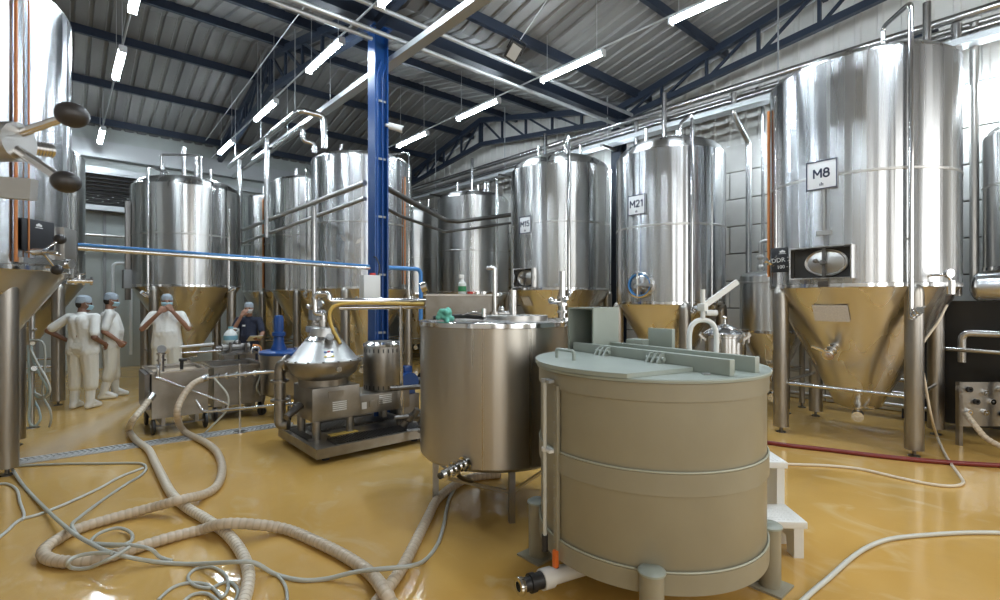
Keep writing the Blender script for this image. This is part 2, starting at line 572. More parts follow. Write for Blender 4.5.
# ---- far wall, left wall, near wall
wbk = tag(MB().box2((U0, VF, 0), (U1 + .2, VF + .2, ZV + .3)).build('wall_back', 'wall_grey', None, False),
          'grey far wall of the hall beyond the tanks', 'wall', kind='structure')
MB().box2((U0, VF - .22, 5.05), (U1, VF, 5.45)).build('eaves_beam', 'galvanised', wbk, False)
MB().box2((U0, VF - .12, 4.72), (U1, VF, 4.84)).build('rail', 'galvanised', wbk, False)
MB().box2((U0, VF - .30, 3.78), (2.2, VF, 3.90)).build('ledge', 'galvanised', wbk, False)
for z in (3.2, 2.85):
    MB().cyl((U0, VF - .10, z), (3.0, VF - .10, z), .035).build('wall_pipe', 'steel_satin', wbk)
for k in range(10):
    MB().box((0, 0, 0), (.06, .04, 3.7)).build('cover_strip', 'mid_grey', wbk, False, (U0 + .6 + k * 1.2, VF - .02, 1.9))
MB().tube(elbow_path([(.95, VF - .15, .3), (.95, VF - .15, 2.55), (1.30, VF - .15, 2.55), (1.30, VF - .15, .3)], .12), .035).build('drop_pipe', 'white_paint', wbk)
lw = thing('window_1', 'dark louvred opening high in the far wall', 'window', (0.82, VF - .05, 4.28), kind='structure')
MB().box((0, .02, 0), (1.5, .03, .85)).build('backing', 'cabinet_black', lw, False)
fr = MB()
for q in ((0, 0, .43, 1.6, .06), (0, 0, -.43, 1.6, .06)): fr.box(q[:3], (q[3], .1, q[4]))
for sx in (-.77, .77): fr.box((sx, 0, 0), (.06, .1, .86))
fr.build('window_frame', 'galvanised', lw, False)
slm = MB()
slm.M = Matrix.Rotation(math.radians(35), 4, 'X')
slm.box((0, 0, 0), (1.48, .075, .008))
slm = slm.mesh('slat', 'steel_dark', False)
for k in range(9): obj('slat', slm, lw, (0, -.03, -.36 + k * .09))
dots = MB()
for k in range(14): dots.box((-.62 + k * .095 + random.uniform(-.01, .01), -.085, -.26 + (k % 3) * .06), (.035, .006, .012))
dots.build('light_dot', 'white_plastic', lw, False)  # dots of light in the louvres, made as small white boxes

wl = tag(MB().box2((U0 - .2, VN, 0), (U0, VF, ZV + .3)).build('wall_left', 'wall_plaster', None, False),
         'plain left wall outside the picture', 'wall', kind='structure')
# near wall stands behind the photographer and carries tall windows
nw = MB()
WIN = [(-1.6, 1.9), (1.5, 1.9), (4.6, 1.9), (7.6, 1.9)]
zs, zt_ = 1.1, 4.4
nw.box2((U0, VN - .2, 0), (U1 + .2, VN, zs)); nw.box2((U0, VN - .2, zt_), (U1 + .2, VN, ZV + .3))
e = U0
for c, w in WIN:
    nw.box2((e, VN - .2, zs), (c - w / 2, VN, zt_)); e = c + w / 2
nw.box2((e, VN - .2, zs), (U1 + .2, VN, zt_))
tag(nw.build('wall_near', 'wall_plaster', None, False), 'near wall with tall windows behind the camera', 'wall', kind='structure')
for i, (c, w) in enumerate(WIN):
    wn = thing('window_%d' % (i + 2), 'tall steel framed window in the near wall', 'window', (c, VN - .1, (zs + zt_) / 2), kind='structure')
    h = zt_ - zs
    f = MB()
    for sx in (-1, 0, 1): f.box((sx * (w / 2 - .03), 0, 0), (.06, .08, h))
    for k in range(5): f.box((0, 0, -h / 2 + .03 + k * (h - .06) / 4), (w, .08, .06))
    f.build('window_frame', 'mid_grey', wn, False)
    pane = MB().box((0, 0, 0), (w / 2 - .06, .008, h / 4 - .06)).mesh('pane', 'window_glass', False)
    for sx in (-1, 1):
        for k in range(4):
            obj('pane', pane, wn, (sx * w / 4, 0, -h / 2 + .03 + (k + .5) * (h - .06) / 4))
    la = bpy.data.lights.new('daylight', 'AREA')
    la.shape = 'RECTANGLE'; la.size = w - .1; la.size_y = h - .1
    la.energy = WINDOW_POWER; la.color = (1.0, 0.96, 0.89)
    lo = bpy.data.objects.new('window_daylight', la); COL.objects.link(lo)
    lo.location = (c, VN + .03, (zs + zt_) / 2)
    lo.rotation_euler = (-PI / 2, 0, PI)
    lo.rotation_euler = Vector((0, 1, 0)).to_track_quat('-Z', 'Z').to_euler()

# ---- steel frame: columns, valley beams, trusses
def ibeam(mb, p, q, w, h):
    x, y, t = mb.frame(p, q)
    up = y if abs(y.z) > abs(x.z) else x
    if up.z < 0: up = -up
    P, Q = Vector(p), Vector(q)
    mb.bar(P + up * (h / 2), Q + up * (h / 2), w, .014); mb.bar(P - up * (h / 2), Q - up * (h / 2), w, .014)
    mb.bar(P, Q, .012, h)
def truss(u, v0, sg, label):
    t = thing('roof_truss', label, 'roof truss', (u, v0, 0), group='dark steel roof trusses')
    top = lambda s: (0, sg * s, ZV + SLOPE * s - .01)
    bot = lambda s: (0, sg * s, 5.42 + .125 * s)
    MB().bar(top(0), top(4.6), .10, .13).build('top_chord', 'navy_steel', t, False)
    MB().bar(bot(0), bot(4.6), .10, .11).build('bottom_chord', 'navy_steel', t, False)
    ss = [0.15, 1.0, 1.9, 2.8, 3.7, 4.55]
    for i, s in enumerate(ss):
        MB().bar(bot(s), top(s), .05, .05).build('web_post', 'navy_steel', t, False)
        if i: MB().bar(bot(ss[i - 1]), top(s), .045, .045).build('web_diagonal', 'navy_steel', t, False)
    return t
truss(8.82, VAL, -1, 'dark blue roof truss rising above the M8 tank')
truss(8.82, VAL, 1, 'dark roof truss against the pale cladding above the far tanks')
truss(3.25, VAL, 1, 'dark roof truss running from the blue column to the far wall')
truss(3.25, VAL, -1, 'roof truss running overhead from the blue column towards the viewer')
truss(8.82, VF, -1, 'far half of the roof truss along the pale cladding')
truss(3.25, VF, -1, 'dark roof truss sloping down to the far wall at upper left')
def valley(v, label):
    mb = MB(); ibeam(mb, (U0, v, 5.52), (U1, v, 5.52), .16, .24)
    tag(mb.build('valley_beam', 'navy_steel', None, False), label, 'beam', kind='structure')
valley(VAL, 'dark blue steel valley beam passing over the blue column')
for w in (-.10, .10):
    tag(MB().cyl((U0, VAL - .3 - w, 5.30 + w), (U1 - .6, VAL - .3 - w, 5.30 + w), .032).build('roof_conduit', 'galvanised', None),
        'upper thin conduit beside the valley beam' if w > 0 else 'lower thin conduit beside the valley beam', 'conduit', 'conduits along the valley beam')

def column(u, v, label, mt, w=.23):
    t = thing('steel_column', label, 'column', (u, v, 0))
    mb = MB()
    for sx in (-1, 1): mb.box((sx * (w / 2 - .008), 0, 2.78), (.016, w, 5.24))
    mb.box((0, 0, 2.78), (w - .03, .014, 5.24))
    mb.build('shaft', mt, t, False)
    MB().box((0, 0, .09), (w + .16, w + .16, .18), .01).build('base_plinth', mt, t, False)
    MB().box((0, 0, 5.39), (w + .08, w + .08, .02)).build('cap_plate', mt, t, False)
    return t
bc = column(3.31, 6.33, 'tall glossy blue steel column in the middle of the hall', 'column_blue', .205)
# conduits clipped to the blue column, switch box low on it
for dx, r in ((-.045, .020), (.04, .014)):
    MB().tube(elbow_path([(dx, -.05, .6), (dx, -.05, 4.75), (dx + .06, -.05, 4.95)], .06), r).build('conduit', 'blue_paint', bc)
for z in (1.2, 2.0, 2.8, 3.6, 4.4):
    MB().box((0, -.055, z), (.17, .012, .03)).build('conduit_clip', 'mid_grey', bc, False)
column(8.82, VAL, 'dark steel column standing behind the M15 and M21 tanks', 'navy_steel')
column(9.02, 1.35, 'dark steel column behind the top right of the M8 tank', 'navy_steel')

# electrical box on the column
eb = thing('switch_box', 'pale grey switch box on the blue column', 'switch box', (3.10, 6.16, 1.62))
MB().box((0, 0, .16), (.24, .14, .40), .01).build('enclosure', 'white_paint', eb)
MB().cyl((0.04, 0, .36), (0.04, 0, .39), .04).build('red_knob', 'valve_red', eb)
MB().tube(catmull([(.10, -.03, .34), (.13, -.02, .48), (.12, 0.05, .60), (.10, .09, .62)], 6), .010).build('cable', 'rubber', eb)
cam_w = thing('security_camera', 'small white camera fixed on the blue column', 'camera', (3.42, 6.23, 4.02))
MB().cyl((0, 0, .05), (.15, -.12, 0), .045, .05).build('housing', 'white_plastic', cam_w)
MB().cyl((.15, -.12, 0), (.157, -.126, -.003), .034).build('lens', 'rubber', cam_w)
MB().cyl((-.05, .0, .05), (0.02, 0, .05), .02).build('bracket', 'white_plastic', cam_w)

# ---- cable tray running past the column
def pipe_run(name, label, cat, pts, r, mt, group=None, bend=.09, seg=12):
    o = MB().tube(elbow_path(pts, bend), r, seg).build(name, mt)
    return tag(o, label, cat, group)
tr = thing('cable_tray', 'pale grey cable tray rising past the top of the blue column', 'cable tray', (3.53, 0, 4.98))
mb = MB()
mb.box2((-.07, -2, 0), (.07, 13, .008)); mb.box2((-.075, -2, 0), (-.068, 13, .08)); mb.box2((.068, -2, 0), (.075, 13, .08))
mb.build('channel', 'galvanised', tr, False)
for v in (-1, 2, 4.2, 8.5, 10.7): MB().cyl((0, v, .0), (0, v, roof_z(v) - 4.98), .006, seg=6).build('hanger', 'galvanised', tr)

# ---- fluorescent lamps
LZ = 5.25
def lamp(u, v, label, group='fluorescent lamps hung from the roof', z=LZ, L=1.26, wire=True):
    global LAMP0
    if LAMP0 is None:
        t = thing('fluorescent_lamp', label, 'lamp', (u, v, z), group=group)
        MB().box((0, 0, .035), (.09, L, .04), .008).build('body', 'lamp_body', t)
        g = MB()
        prof = [(.048 * math.cos(a), -.045 * math.sin(a)) for a in [PI * k / 8 for k in range(9)]]
        g.prism([(x, zz + .012) for x, zz in prof], L - .06, 'y', -L / 2 + .03)
        g.build('tube', 'tube_glow', t)
        for s in (-1, 1): MB().box((0, s * (L / 2 - .015), .0), (.10, .03, .09), .006).build('end_cap', 'lamp_body', t)
        LAMP0 = (t, [c for c in children(t)])
    else:
        t = copy_tree(LAMP0[0], None, LAMP0[1])
        t.location = (u, v, z); t['label'] = label; t['group'] = group
    if wire:
        for s in (-.5, .5):
            MB().cyl((0, s, .05), (0, s, roof_z(v + s) - z - .02), .005, seg=6).build('wire', 'galvanised', t)
    return t
LAMP0 = None
lamp(5.93, 2.79, 'tube lamp at the top edge above the pale grey tank')
lamp(5.93, 5.09, 'tube lamp above the gap between the M15 and M21 tanks')
lamp(5.93, 7.40, 'tube lamp right of the blue column, left of the floodlight')
lamp(5.93, 9.75, 'farthest tube lamp just right of the blue column')
lamp(2.93, 4.92, 'tube lamp at the top edge beside the blue column')
lamp(2.93, 7.28, 'tube lamp left of the blue column above the tallest middle tank')
lamp(2.93, 10.1, 'tube lamp above the pipe elbows left of the middle tanks')
lamp(2.93, 13.1, 'small distant tube lamp above the far left tank dome')
lamp(.67, 7.08, 'tube lamp at the top edge, upper left')
lamp(.67, 9.58, 'tube lamp hanging alone in the dark upper left roof')
lamp(.67, 14.0, 'tiny distant tube lamp below the far wall beam at left')
HID = 'unseen tube lamp added above and behind the photographer'  # unseen lamps added for light, carrying on the visible rows
for u in (5.93, 2.93, .67):
    for v in ((.4,) if u > 5 else (2.6, .45) if u > 2 else ()):
        lamp(u, v, HID)
lamp(8.9, .62, 'tube lamp on the wall at the right edge behind the M8 tank', z=4.42, L=1.26, wire=False)
lamp(8.9, 2.6, 'unseen wall tube lamp added behind the M8 tank', z=4.42, wire=False)  # unseen lamp added to brighten the side wall
lamp(8.9, 6.6, 'unseen wall tube lamp added behind the M15 and M21 tanks', z=4.42, wire=False)  # second added wall lamp, placed where the tanks hide it
for u, lab in ((5.93, 'right'), (2.93, 'middle'), (.67, 'left')):
    tag(MB().cyl((u, VN + .5, LZ + .078), (u, 14.6, LZ + .078), .014, seg=8).build('lamp_rail', 'galvanised'),
        'thin steel rail carrying the %s row of tube lamps' % lab, 'rail', 'lamp rails')
# floodlight
fd = thing('floodlight', 'small black floodlight under the roof above the M15 tank', 'floodlight', C(.17, 6.35, 4.80))
fd.rotation_euler = (math.radians(35), math.radians(20), -TH + .5)
MB().box((0, 0, 0), (.17, .06, .22), .01).build('housing', 'rubber', fd)
MB().box((0, -.033, 0), (.13, .008, .17)).build('lens', 'lens_off', fd)
MB().tube([(-.1, 0, 0), (-.1, .0, .16), (.1, 0, .16), (.1, 0, 0)], .008).build('bracket', 'rubber', fd)
MB().cyl((0, 0, .15), (0.1, .18, .72), .007, seg=6).build('hanger', 'galvanised', fd)
pipe_run('roof_pipe', 'thin steel pipe running under the roof to the top of the blue column', 'pipe',
         [(-2.0, 6.20, 5.17), (3.15, 6.20, 5.17)], .028, 'galvanised')

tag(MB().cyl(at(309, 0, 6.4), at(206, 140, 11.2), .008, seg=6).build('guy_cable', 'galvanised'), 'thin slanting cable under the dark roof at upper left', 'cable')

# ================================================================== conical tanks
def face_ang(u, v):
    return math.atan2(-v, -u)
def on_tank(u, v, R, px):
    """angle around the tank where the sight line through column px meets the shell"""
    x, y = inv(u, v)
    D = math.hypot(x, y)
    al = math.atan2((px - 500) / 500.0, 1) - math.atan2(x, y)
    k = max(-.999, min(.999, D * math.sin(al) / R))
    return face_ang(u, v) + math.asin(k) - al
def h_at(u, v, R, phi, py):
    x, y = inv(u + R * math.cos(phi), v + R * math.sin(phi))
    return EYE - (py - 300) / 500.0 * y
def skin_M(phi, R, z, tilt=0.0):
    d = Vector((math.cos(phi), math.sin(phi), 0)); k = Vector((0, 0, 1)); x = k.cross(d)
    M = Matrix((( x.x, k.x, d.x, d.x * R), (x.y, k.y, d.y, d.y * R), (x.z, k.z, d.z, z), (0, 0, 0, 1)))
    return M @ Matrix.Rotation(tilt, 4, 'X')

def butterfly(name, t, M, s=1.0, handle='steel_polished'):
    """small sanitary valve: body with clamp rings and lever; local Z points outwards"""
    b = MB(); b.M = M
    b.cyl((0, 0, -.02 * s), (0, 0, .16 * s), .022 * s)
    for z in (.03, .085, .14): b.cyl((0, 0, z * s), (0, 0, (z + .016) * s), .038 * s)
    b.cyl((0, 0, .062 * s), (0, .055 * s, .062 * s), .016 * s)
    o = b.build(name, 'steel_polished', t)
    h = MB(); h.M = M
    h.bar((0, .05 * s, .062 * s), (.10 * s, .075 * s, .10 * s), .018 * s, .010 * s)
    h.build('lever', handle, o)
    return o

def tank(label, u, v, R, zb, zt, zc, rc=.12, lo=None, dome=.20, leg_r=.085, shell='tank_steel', bands=(), pipes=(), oranges=(),
         seg=72, legs=True, cross=True, valve=True, legh=None, stub=True, group='tall conical steel fermentation tanks', name='conical_tank'):
    t = thing(name, label, 'tank', (u, v, 0), group=group)
    kn = .05
    sh = MB().lathe([(R - .02, zb), (R, zb + .004), (R, zt)], seg)
    sh.build('shell', shell, t)
    prof = [(R, zt)]
    for k in range(1, 6):
        a = PI / 2 * k / 5 * .8
        prof.append((R - kn * (1 - math.cos(a)), zt + kn * math.sin(a)))
    r1, z1 = prof[-1]
    for k in range(1, 8):
        f = k / 7
        prof.append((r1 * (1 - f) + .0 * f if k == 7 else r1 * math.cos(f * PI / 2), z1 + (dome - kn) * math.sin(f * PI / 2)))
    prof[-1] = (.004, z1 + dome - kn)
    MB().lathe(prof, seg).build('dome', 'tank_steel', t)
    cp = [(R - .012, zb + .02), (R - .03, zb - .02)]
    n = 6
    for k in range(1, n + 1):
        f = k / n
        cp.append((R - .03 + (rc - R + .03) * f, zb - .02 + (zc - zb + .02) * f))
    cp.append((rc * .8, zc - .025)); cp.append((.02, zc - .03))
    MB().lathe(cp, seg).build('cone', 'cone_steel', t)
    MB().lathe([(R, zb + .0), (R + .006, zb + .004), (R + .006, zb + .045), (R, zb + .05)], seg).build('lower_band', 'steel_polished', t)
    for z in bands:
        MB().lathe([(R, z), (R + .004, z + .004), (R + .004, z + .028), (R, z + .032)], seg).build('weld_band', 'steel_satin', t)
    if legs:
        lo = R * .68 if lo is None else lo
        lt = (legh or zb + .02)
        lm = MB().cyl((0, 0, .075), (0, 0, lt - .10), leg_r, seg=20)
        # rounded, slanted head welded to the cone
        lm.sphere((0, 0, lt - .10), leg_r, 20, 10, (1, 1, 1.5))
        lm = lm.mesh('leg', 'leg_steel')
        fm = MB().cyl((0, 0, .012), (0, 0, .08), .018, seg=10)
        fm.lathe([(.0, 0), (.055, 0), (.055, .012), (.02, .02), (0, .02)], 14)
        fm = fm.mesh('foot', 'steel_dark')
        for i in (-1, 1):
            for j in (-1, 1):
                l = obj('leg', lm, t, (i * lo, j * lo, 0))
                obj('foot', fm, l)
        if cross:
            for (a, b) in (((-1, -1), (1, -1)), ((-1, -1), (-1, 1)), ((1, -1), (1, 1)), ((-1, 1), (1, 1))):
                MB().cyl((a[0] * lo, a[1] * lo, .62), (b[0] * lo, b[1] * lo, .62), .022, seg=10).build('brace', 'steel', t)
    for px, z0, z1, r in pipes:
        ph = on_tank(u, v, R + .05, px)
        d = Vector((math.cos(ph), math.sin(ph), 0))
        pts = [d * (R + .05) + Vector((0, 0, z0)), d * (R + .05) + Vector((0, 0, z1 - .02))]
        if z1 > zt: pts = pts[:1] + [d * (R + .05) + Vector((0, 0, z1)), d * (R * .55) + Vector((0, 0, z1)), d * (R * .55) + Vector((0, 0, zt + dome * .6))]
        MB().tube(elbow_path(pts, .07), r, 10).build('riser_pipe', 'steel_polished', t)
        for z in (zb + .5, zb + 1.6):
            if z0 < z < z1: MB().bar(d * (R - .01) + Vector((0, 0, z)), d * (R + .055) + Vector((0, 0, z)), .03, .02).build('pipe_clip', 'steel', t, False)
        o = butterfly('valve', t, skin_M(ph, R + .05, z0 + .02, -.5), 1.0)
    for px, z0, z1, r in oranges:
        ph = on_tank(u, v, R + .03, px)
        d = Vector((math.cos(ph), math.sin(ph), 0)) * (R + .028)
        MB().cyl(d + Vector((0, 0, z0)), d + Vector((0, 0, z1)), r, seg=10).build('orange_tube', 'orange_tube', t)
    if stub:
        ph = face_ang(u, v)
        for k, da in enumerate((1.9, 2.8, -1.8)):
            q = Vector((math.cos(ph + da), math.sin(ph + da), 0)) * R * .45
            MB().cyl(q + Vector((0, 0, zt + dome * .55)), q + Vector((0, 0, zt + dome + .28)), .03, seg=10).build('top_stub', 'steel', t)
        q = MB().lathe([(.14, 0), (.14, .05), (.17, .05), (.17, .075), (0, .09)], 24, (0, 0, zt + dome - .03))
        q.build('top_hatch', 'steel', t)
    if valve:
        ph = face_ang(u, v)
        d = Vector((math.cos(ph), math.sin(ph), 0))
        MB().tube(elbow_path([(0, 0, zc), (0, 0, zc - .09), tuple(d * .14 + Vector((0, 0, zc - .09)))], .05), .03, 10).build('outlet', 'steel', t)
        butterfly('outlet_valve', t, skin_M(ph, .12, zc - .09), 1.6)
    return t

def sign(t, T, px, py, w, h, txt, ts):
    u, v, R = T
    ph = on_tank(u, v, R, px); z = h_at(u, v, R, ph, py)
    M = skin_M(ph, R + .004 + (R - math.sqrt(R * R - w * w / 4)) * .25, z)
    a = MB(); a.M = M
    a.box((0, 0, 0), (w, h, .012), .003)
    p = a.build('sign_plate', 'sign_white', t)
    f = MB(); f.M = M
    bw = .008
    for y in (-1, 1): f.box((0, y * (h / 2 - bw), .008), (w, bw * 1.6, .004))
    for x in (-1, 1): f.box((x * (w / 2 - bw), 0, .008), (bw * 1.6, h, .004))
    f.build('border', 'sign_ink', p, False)
    stroke_text(txt, ts, 'sign_ink', p, M @ Matrix.Translation((0, h * .06, .007)))
    g = MB(); g.M = M @ Matrix.Translation((0, -h * .32, .008))
    for k in (-1, 0, 1): g.box((k * h * .045, (1 - abs(k)) * h * .02, 0), (h * .028, h * (.055 if k else .09), .003))
    g.box((0, -h * .045, 0), (h * .14, h * .012, .003))
    g.build('emblem', 'sign_ink', p, False)
    return p
def chalkboard(t, T, px, py, w, h, lines, logo=True, yaw=0.0, out=.012):
    u, v, R = T
    ph = on_tank(u, v, R, px); z = h_at(u, v, R, ph, py)
    M = skin_M(ph, R + out, z) @ Matrix.Rotation(yaw, 4, 'Y')
    a = MB(); a.M = M
    a.box((0, 0, 0), (w, h, .012), .003)
    p = a.build('chalkboard', 'board_black', t)
    for k, (s, ts, yy) in enumerate(lines):
        text_part(s, ts, 'chalk', p, M @ Matrix.Translation((0, yy, .008)) @ Matrix.Rotation(.08, 4, 'Z'), .004, depth=.0006)
    if logo:
        g = MB(); g.M = M @ Matrix.Translation((0, h * .33, .008))
        for k in (-1, 0, 1):
            g.lathe([(0, -.001), (.016 - .004 * abs(k), -.001), (.016 - .004 * abs(k), .001), (0, .001)], 8, (k * .02, .006 * (1 - abs(k)), 0))
        g.box((0, -.022, 0), (.08, .006, .002))
        g.build('emblem', 'chalk', p, False)
    return p
def manway_box(t, T, px, py, w, h):
    """recessed oval side door inside a projecting rectangular frame"""
    u, v, R = T
    ph = on_tank(u, v, R, px); z = h_at(u, v, R, ph, py)
    M = skin_M(ph, R, z)
    sag = R - math.sqrt(R * R - w * w / 4)
    f = MB(); f.M = M
    th = .014; dp = sag + .10; zc_ = .05 - sag / 2
    for y in (-1, 1): f.box((0, y * (h / 2), zc_), (w, th, dp))
    for x in (-1, 1): f.box((x * (w / 2), 0, zc_), (th, h + th, dp))
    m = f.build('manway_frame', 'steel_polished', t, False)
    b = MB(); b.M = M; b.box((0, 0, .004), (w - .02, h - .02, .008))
    b.build('recess_plate', 'recess_shade', m, False)  # shade inside the manway put into the dark plate colour
    d = MB(); d.M = M @ Matrix.Diagonal((1.45, 1, 1, 1))
    rr = h * .43
    d.lathe([(rr, .008), (rr, .03), (rr * .93, .04), (rr * .86, .028), (rr * .5, .05), (.001, .058)], 40, (.06 * w / 1.45, 0, 0))
    d.build('oval_door', 'steel_satin', m)
    y = MB(); y.M = M
    y.bar((.06 * w, -h * .45, .07), (.06 * w, h * .45, .07), .035, .02)
    y.cyl((.06 * w, 0, .05), (.06 * w, 0, .12), .028)
    y.cyl((.02 * w, 0, .085), (-.05 * w, .02, .12), .012); y.sphere((-.05 * w, .02, .12), .026)
    y.build('yoke', 'steel_dark', m)
    return m

# ---- right row, nearest first
M8 = (7.42, 1.73, .96)
t8 = tank('large conical steel tank with the M8 plate at right', *M8[:2], .96, 1.79, 4.33, .36, .24, .65, .17,
          shell='tank_steel_bright', bands=(3.03,), pipes=((911, 1.45, 4.75, .024), (776, 2.05, 4.2, .014)), oranges=((768.5, 1.95, 4.1, .018),), seg=112, stub=True)
sign(t8, M8, 822, 175, .325, .33, 'M8', .095)
chalkboard(t8, M8, 785, 260, .26, .30, [('DDR 20', .075, .0), ('100 -', .06, -.085)], True, .62, .03)
manway_box(t8, M8, 823, 263, .62, .35)
ph = on_tank(*M8, 824); MM = skin_M(ph, .965, h_at(*M8, ph, 233))
a = MB(); a.M = MM; a.box((0, 0, 0), (.15, .05, .03)); a.box((0, .4, 0), (.02, .75, .012)); a.build('level_bracket', 'steel_satin', t8, False)
a = MB(); a.M = skin_M(ph, .97, h_at(*M8, ph, 284)); a.box((0, 0, 0), (.11, .06, .03), .006); a.build('hinge_block', 'steel_dark', t8)
def on_cone(T, zb, zc, rc, px, py):
    u, v, R = T; r = R * .8
    for k in range(12):
        ph = on_tank(u, v, r, px); z = h_at(u, v, r, ph, py)
        r = .5 * r + .5 * max(.1, R - .03 + (rc - R + .03) * (zb - .02 - z) / (zb - .02 - zc))
    return skin_M(ph, r, z, math.atan2(R - rc, zb - zc))
Mp = on_cone(M8, 1.79, .36, .24, 831, 313)
a = MB(); a.M = Mp; a.box((0, 0, .006), (.36, .21, .004)); a.build('paper_label', 'paper', t8, False)
butterfly('sample_valve', t8, on_cone(M8, 1.79, .36, .24, 836, 345) @ Matrix.Rotation(2.2, 4, 'Z'), 1.6)
a = MB(); a.M = skin_M(on_tank(*M8, 932), .96, 1.66 + .25)
a.tube(elbow_path([(0, 0, -.2), (0, 0, .10), (.05, 0, .12), (.09, -.08, .12)], .04), .014); a.cyl((.02, .01, .14), (.02, .01, .18), .045); a.cyl((.09, -.06, .12), (.09, -.20, .12), .035)
a.build('pressure_gauge', 'steel_polished', t8)
# spray hose hanging from the riser valve to the floor is added with the hoses

M21 = (7.42, 4.28, .84)
t21 = tank('conical steel tank carrying the M21 plate', *M21[:2], .84, 1.58, 3.90, .40, .12, .58, .32, shell='tank_steel_bright',
           bands=(2.75,), pipes=((692, 1.45, 4.35, .024), (712, 1.6, 3.8, .014)), oranges=(), seg=96)
sign(t21, M21, 637, 205, .32, .31, 'M21', .10)
# oval door with bright ring
ph = on_tank(*M21, 641); MM = skin_M(ph, .84, h_at(*M21, ph, 285))
a = MB(); a.M = MM @ Matrix.Diagonal((1.1, 1, 1, 1)); a.lathe([(.20, -.06), (.20, .05), (.175, .06), (.165, .03), (.09, .05), (.001, .055)], 40)
dr = a.build('round_door', 'steel_polished', t21)
a = MB(); a.M = MM @ Matrix.Diagonal((1.1, 1, 1, 1)); a.lathe([(.165 + .012 * math.cos(k * PI / 4), .045 + .012 * math.sin(k * PI / 4)) for k in range(8)], 40, closed=True); a.build('door_gasket', 'blue_film', dr)
a = MB(); a.M = MM; a.bar((-.02, 0, .07), (.25, -.01, .09), .04, .02); a.cyl((-.02, -.02, .05), (-.02, -.02, .12), .03); a.cyl((-.02, -.18, .07), (-.02, .18, .07), .014); a.build('door_handle', 'steel_satin', dr)

M15 = (7.42, 6.65, .967)
t15 = tank('conical steel tank carrying the M15 plate', *M15[:2], .967, 1.83, 4.12, .40, .12, .66, .34, shell='tank_steel',
           bands=(3.05,), pipes=((569, 1.70, 4.6, .026),), oranges=(), seg=96)
sign(t15, M15, 525.5, 225, .29, .32, 'M15', .095)
manway_box(t15, M15, 526, 278, .46, .34)
text_part('LME', .07, 'mid_grey', t15, skin_M(on_tank(*M15, 557), .969, h_at(*M15, on_tank(*M15, 557), 285)), .01)
a = MB(); a.M = on_cone(M15, 1.83, .40, .12, 527, 301); a.box((0, 0, .006), (.24, .2, .004)); a.build('paper_label', 'paper', t15, False)

tan_ = tank('narrow steel tank between the M15 tank and the middle tanks', 7.42, 9.42, .85, 1.80, 3.98, .45, .12, .58, .22, bands=(2.75,), pipes=((497, 1.7, 4.4, .03),), seg=80)
tank('half hidden steel tank farthest along the numbered row', 7.42, 12.0, .85, 1.80, 3.98, .45, .12, .58, .22, bands=(2.75,), seg=64)
TN = (7.42, 9.42, .85)
text_part('AN', .17, 'chalk', tan_, skin_M(on_tank(*TN, 502), .856, h_at(*TN, on_tank(*TN, 502), 199)), .0)
# ---- middle row
MA = (4.5, 9.26, .96)
ta = tank('tall steel tank directly behind the blue column', *MA[:2], .96, 1.85, 4.28, .40, .12, .65, .17, shell='tank_steel_bright', bands=(3.05,),
          pipes=((409, 1.6, 4.5, .018),), oranges=((405, 1.95, 4.0, .014),), seg=96)
# faint painted leaf motif on the shell
for k, (px, py, rot) in enumerate(((327, 250, .5), (333, 240, -.4), (343, 238, .7), (348, 262, -.6), (352, 256, .5), (360, 240, -.8), (355, 270, .2), (340, 262, 1.0))):
    ph = on_tank(*MA, px); pm_ = MB(); pm_.M = skin_M(ph, .9625, h_at(*MA, ph, py)) @ Matrix.Rotation(rot, 4, 'Z')
    pm_.prism([(0, -.11), (.03, -.03), (.02, .05), (0, .11), (-.02, .05), (-.03, -.03)], .001)
    pm_.build('leaf_stain', 'steel_satin', ta, False)
tank('second tall steel tank of the middle row, left of the blue column', 4.5, 11.71, .96, 1.85, 4.28, .40, .12, .65, .17, bands=(3.05,),
     pipes=((306, 1.7, 4.5, .02),), seg=80)
tank('narrow visible tank at the far end of the middle row', 4.5, 14.20, .94, 1.85, 4.28, .40, .12, .65, .17, bands=(3.05,), oranges=((263, 1.95, 4.2, .018),), seg=64)
# ---- left rows
ML = (1.98, 12.04, .97)
tl = tank('domed steel tank behind the man with raised hands', *ML[:2], .97, 1.90, 3.86, .48, .12, .66, .30, bands=(2.9,),
          pipes=((148, 1.7, 4.15, .022), (229, 1.8, 3.5, .02)), seg=96, stub=True)
rl = MB()
for px in (142, 149):
    ph = on_tank(*ML, px)
rl.tube(elbow_path([(-.5, -.3, 3.95), (-.5, -.3, 4.5), (.1, -.75, 4.5), (.1, -.75, 3.9)], .05), .022)
rl.tube(elbow_path([(-.1, -.2, 4.1), (-.1, -.2, 4.75)], .05), .045); rl.tube(elbow_path([(.12, -.2, 4.1), (.12, -.2, 4.6)], .05), .045)
rl.build('top_rail', 'steel', tl)
for px in (127,):
    ph = on_tank(*ML, 131)
    a = MB(); a.M = skin_M(ph, 1.02, 2.6); a.box((0, 0, 0), (.07, 1.9, .09), .01); a.build('side_duct', 'steel_dark', tl)
    a = MB(); a.M = skin_M(ph, 1.03, 2.05); a.box((0, 0, 0), (.16, .36, .14), .01); a.build('junction_box', 'mid_grey', tl)

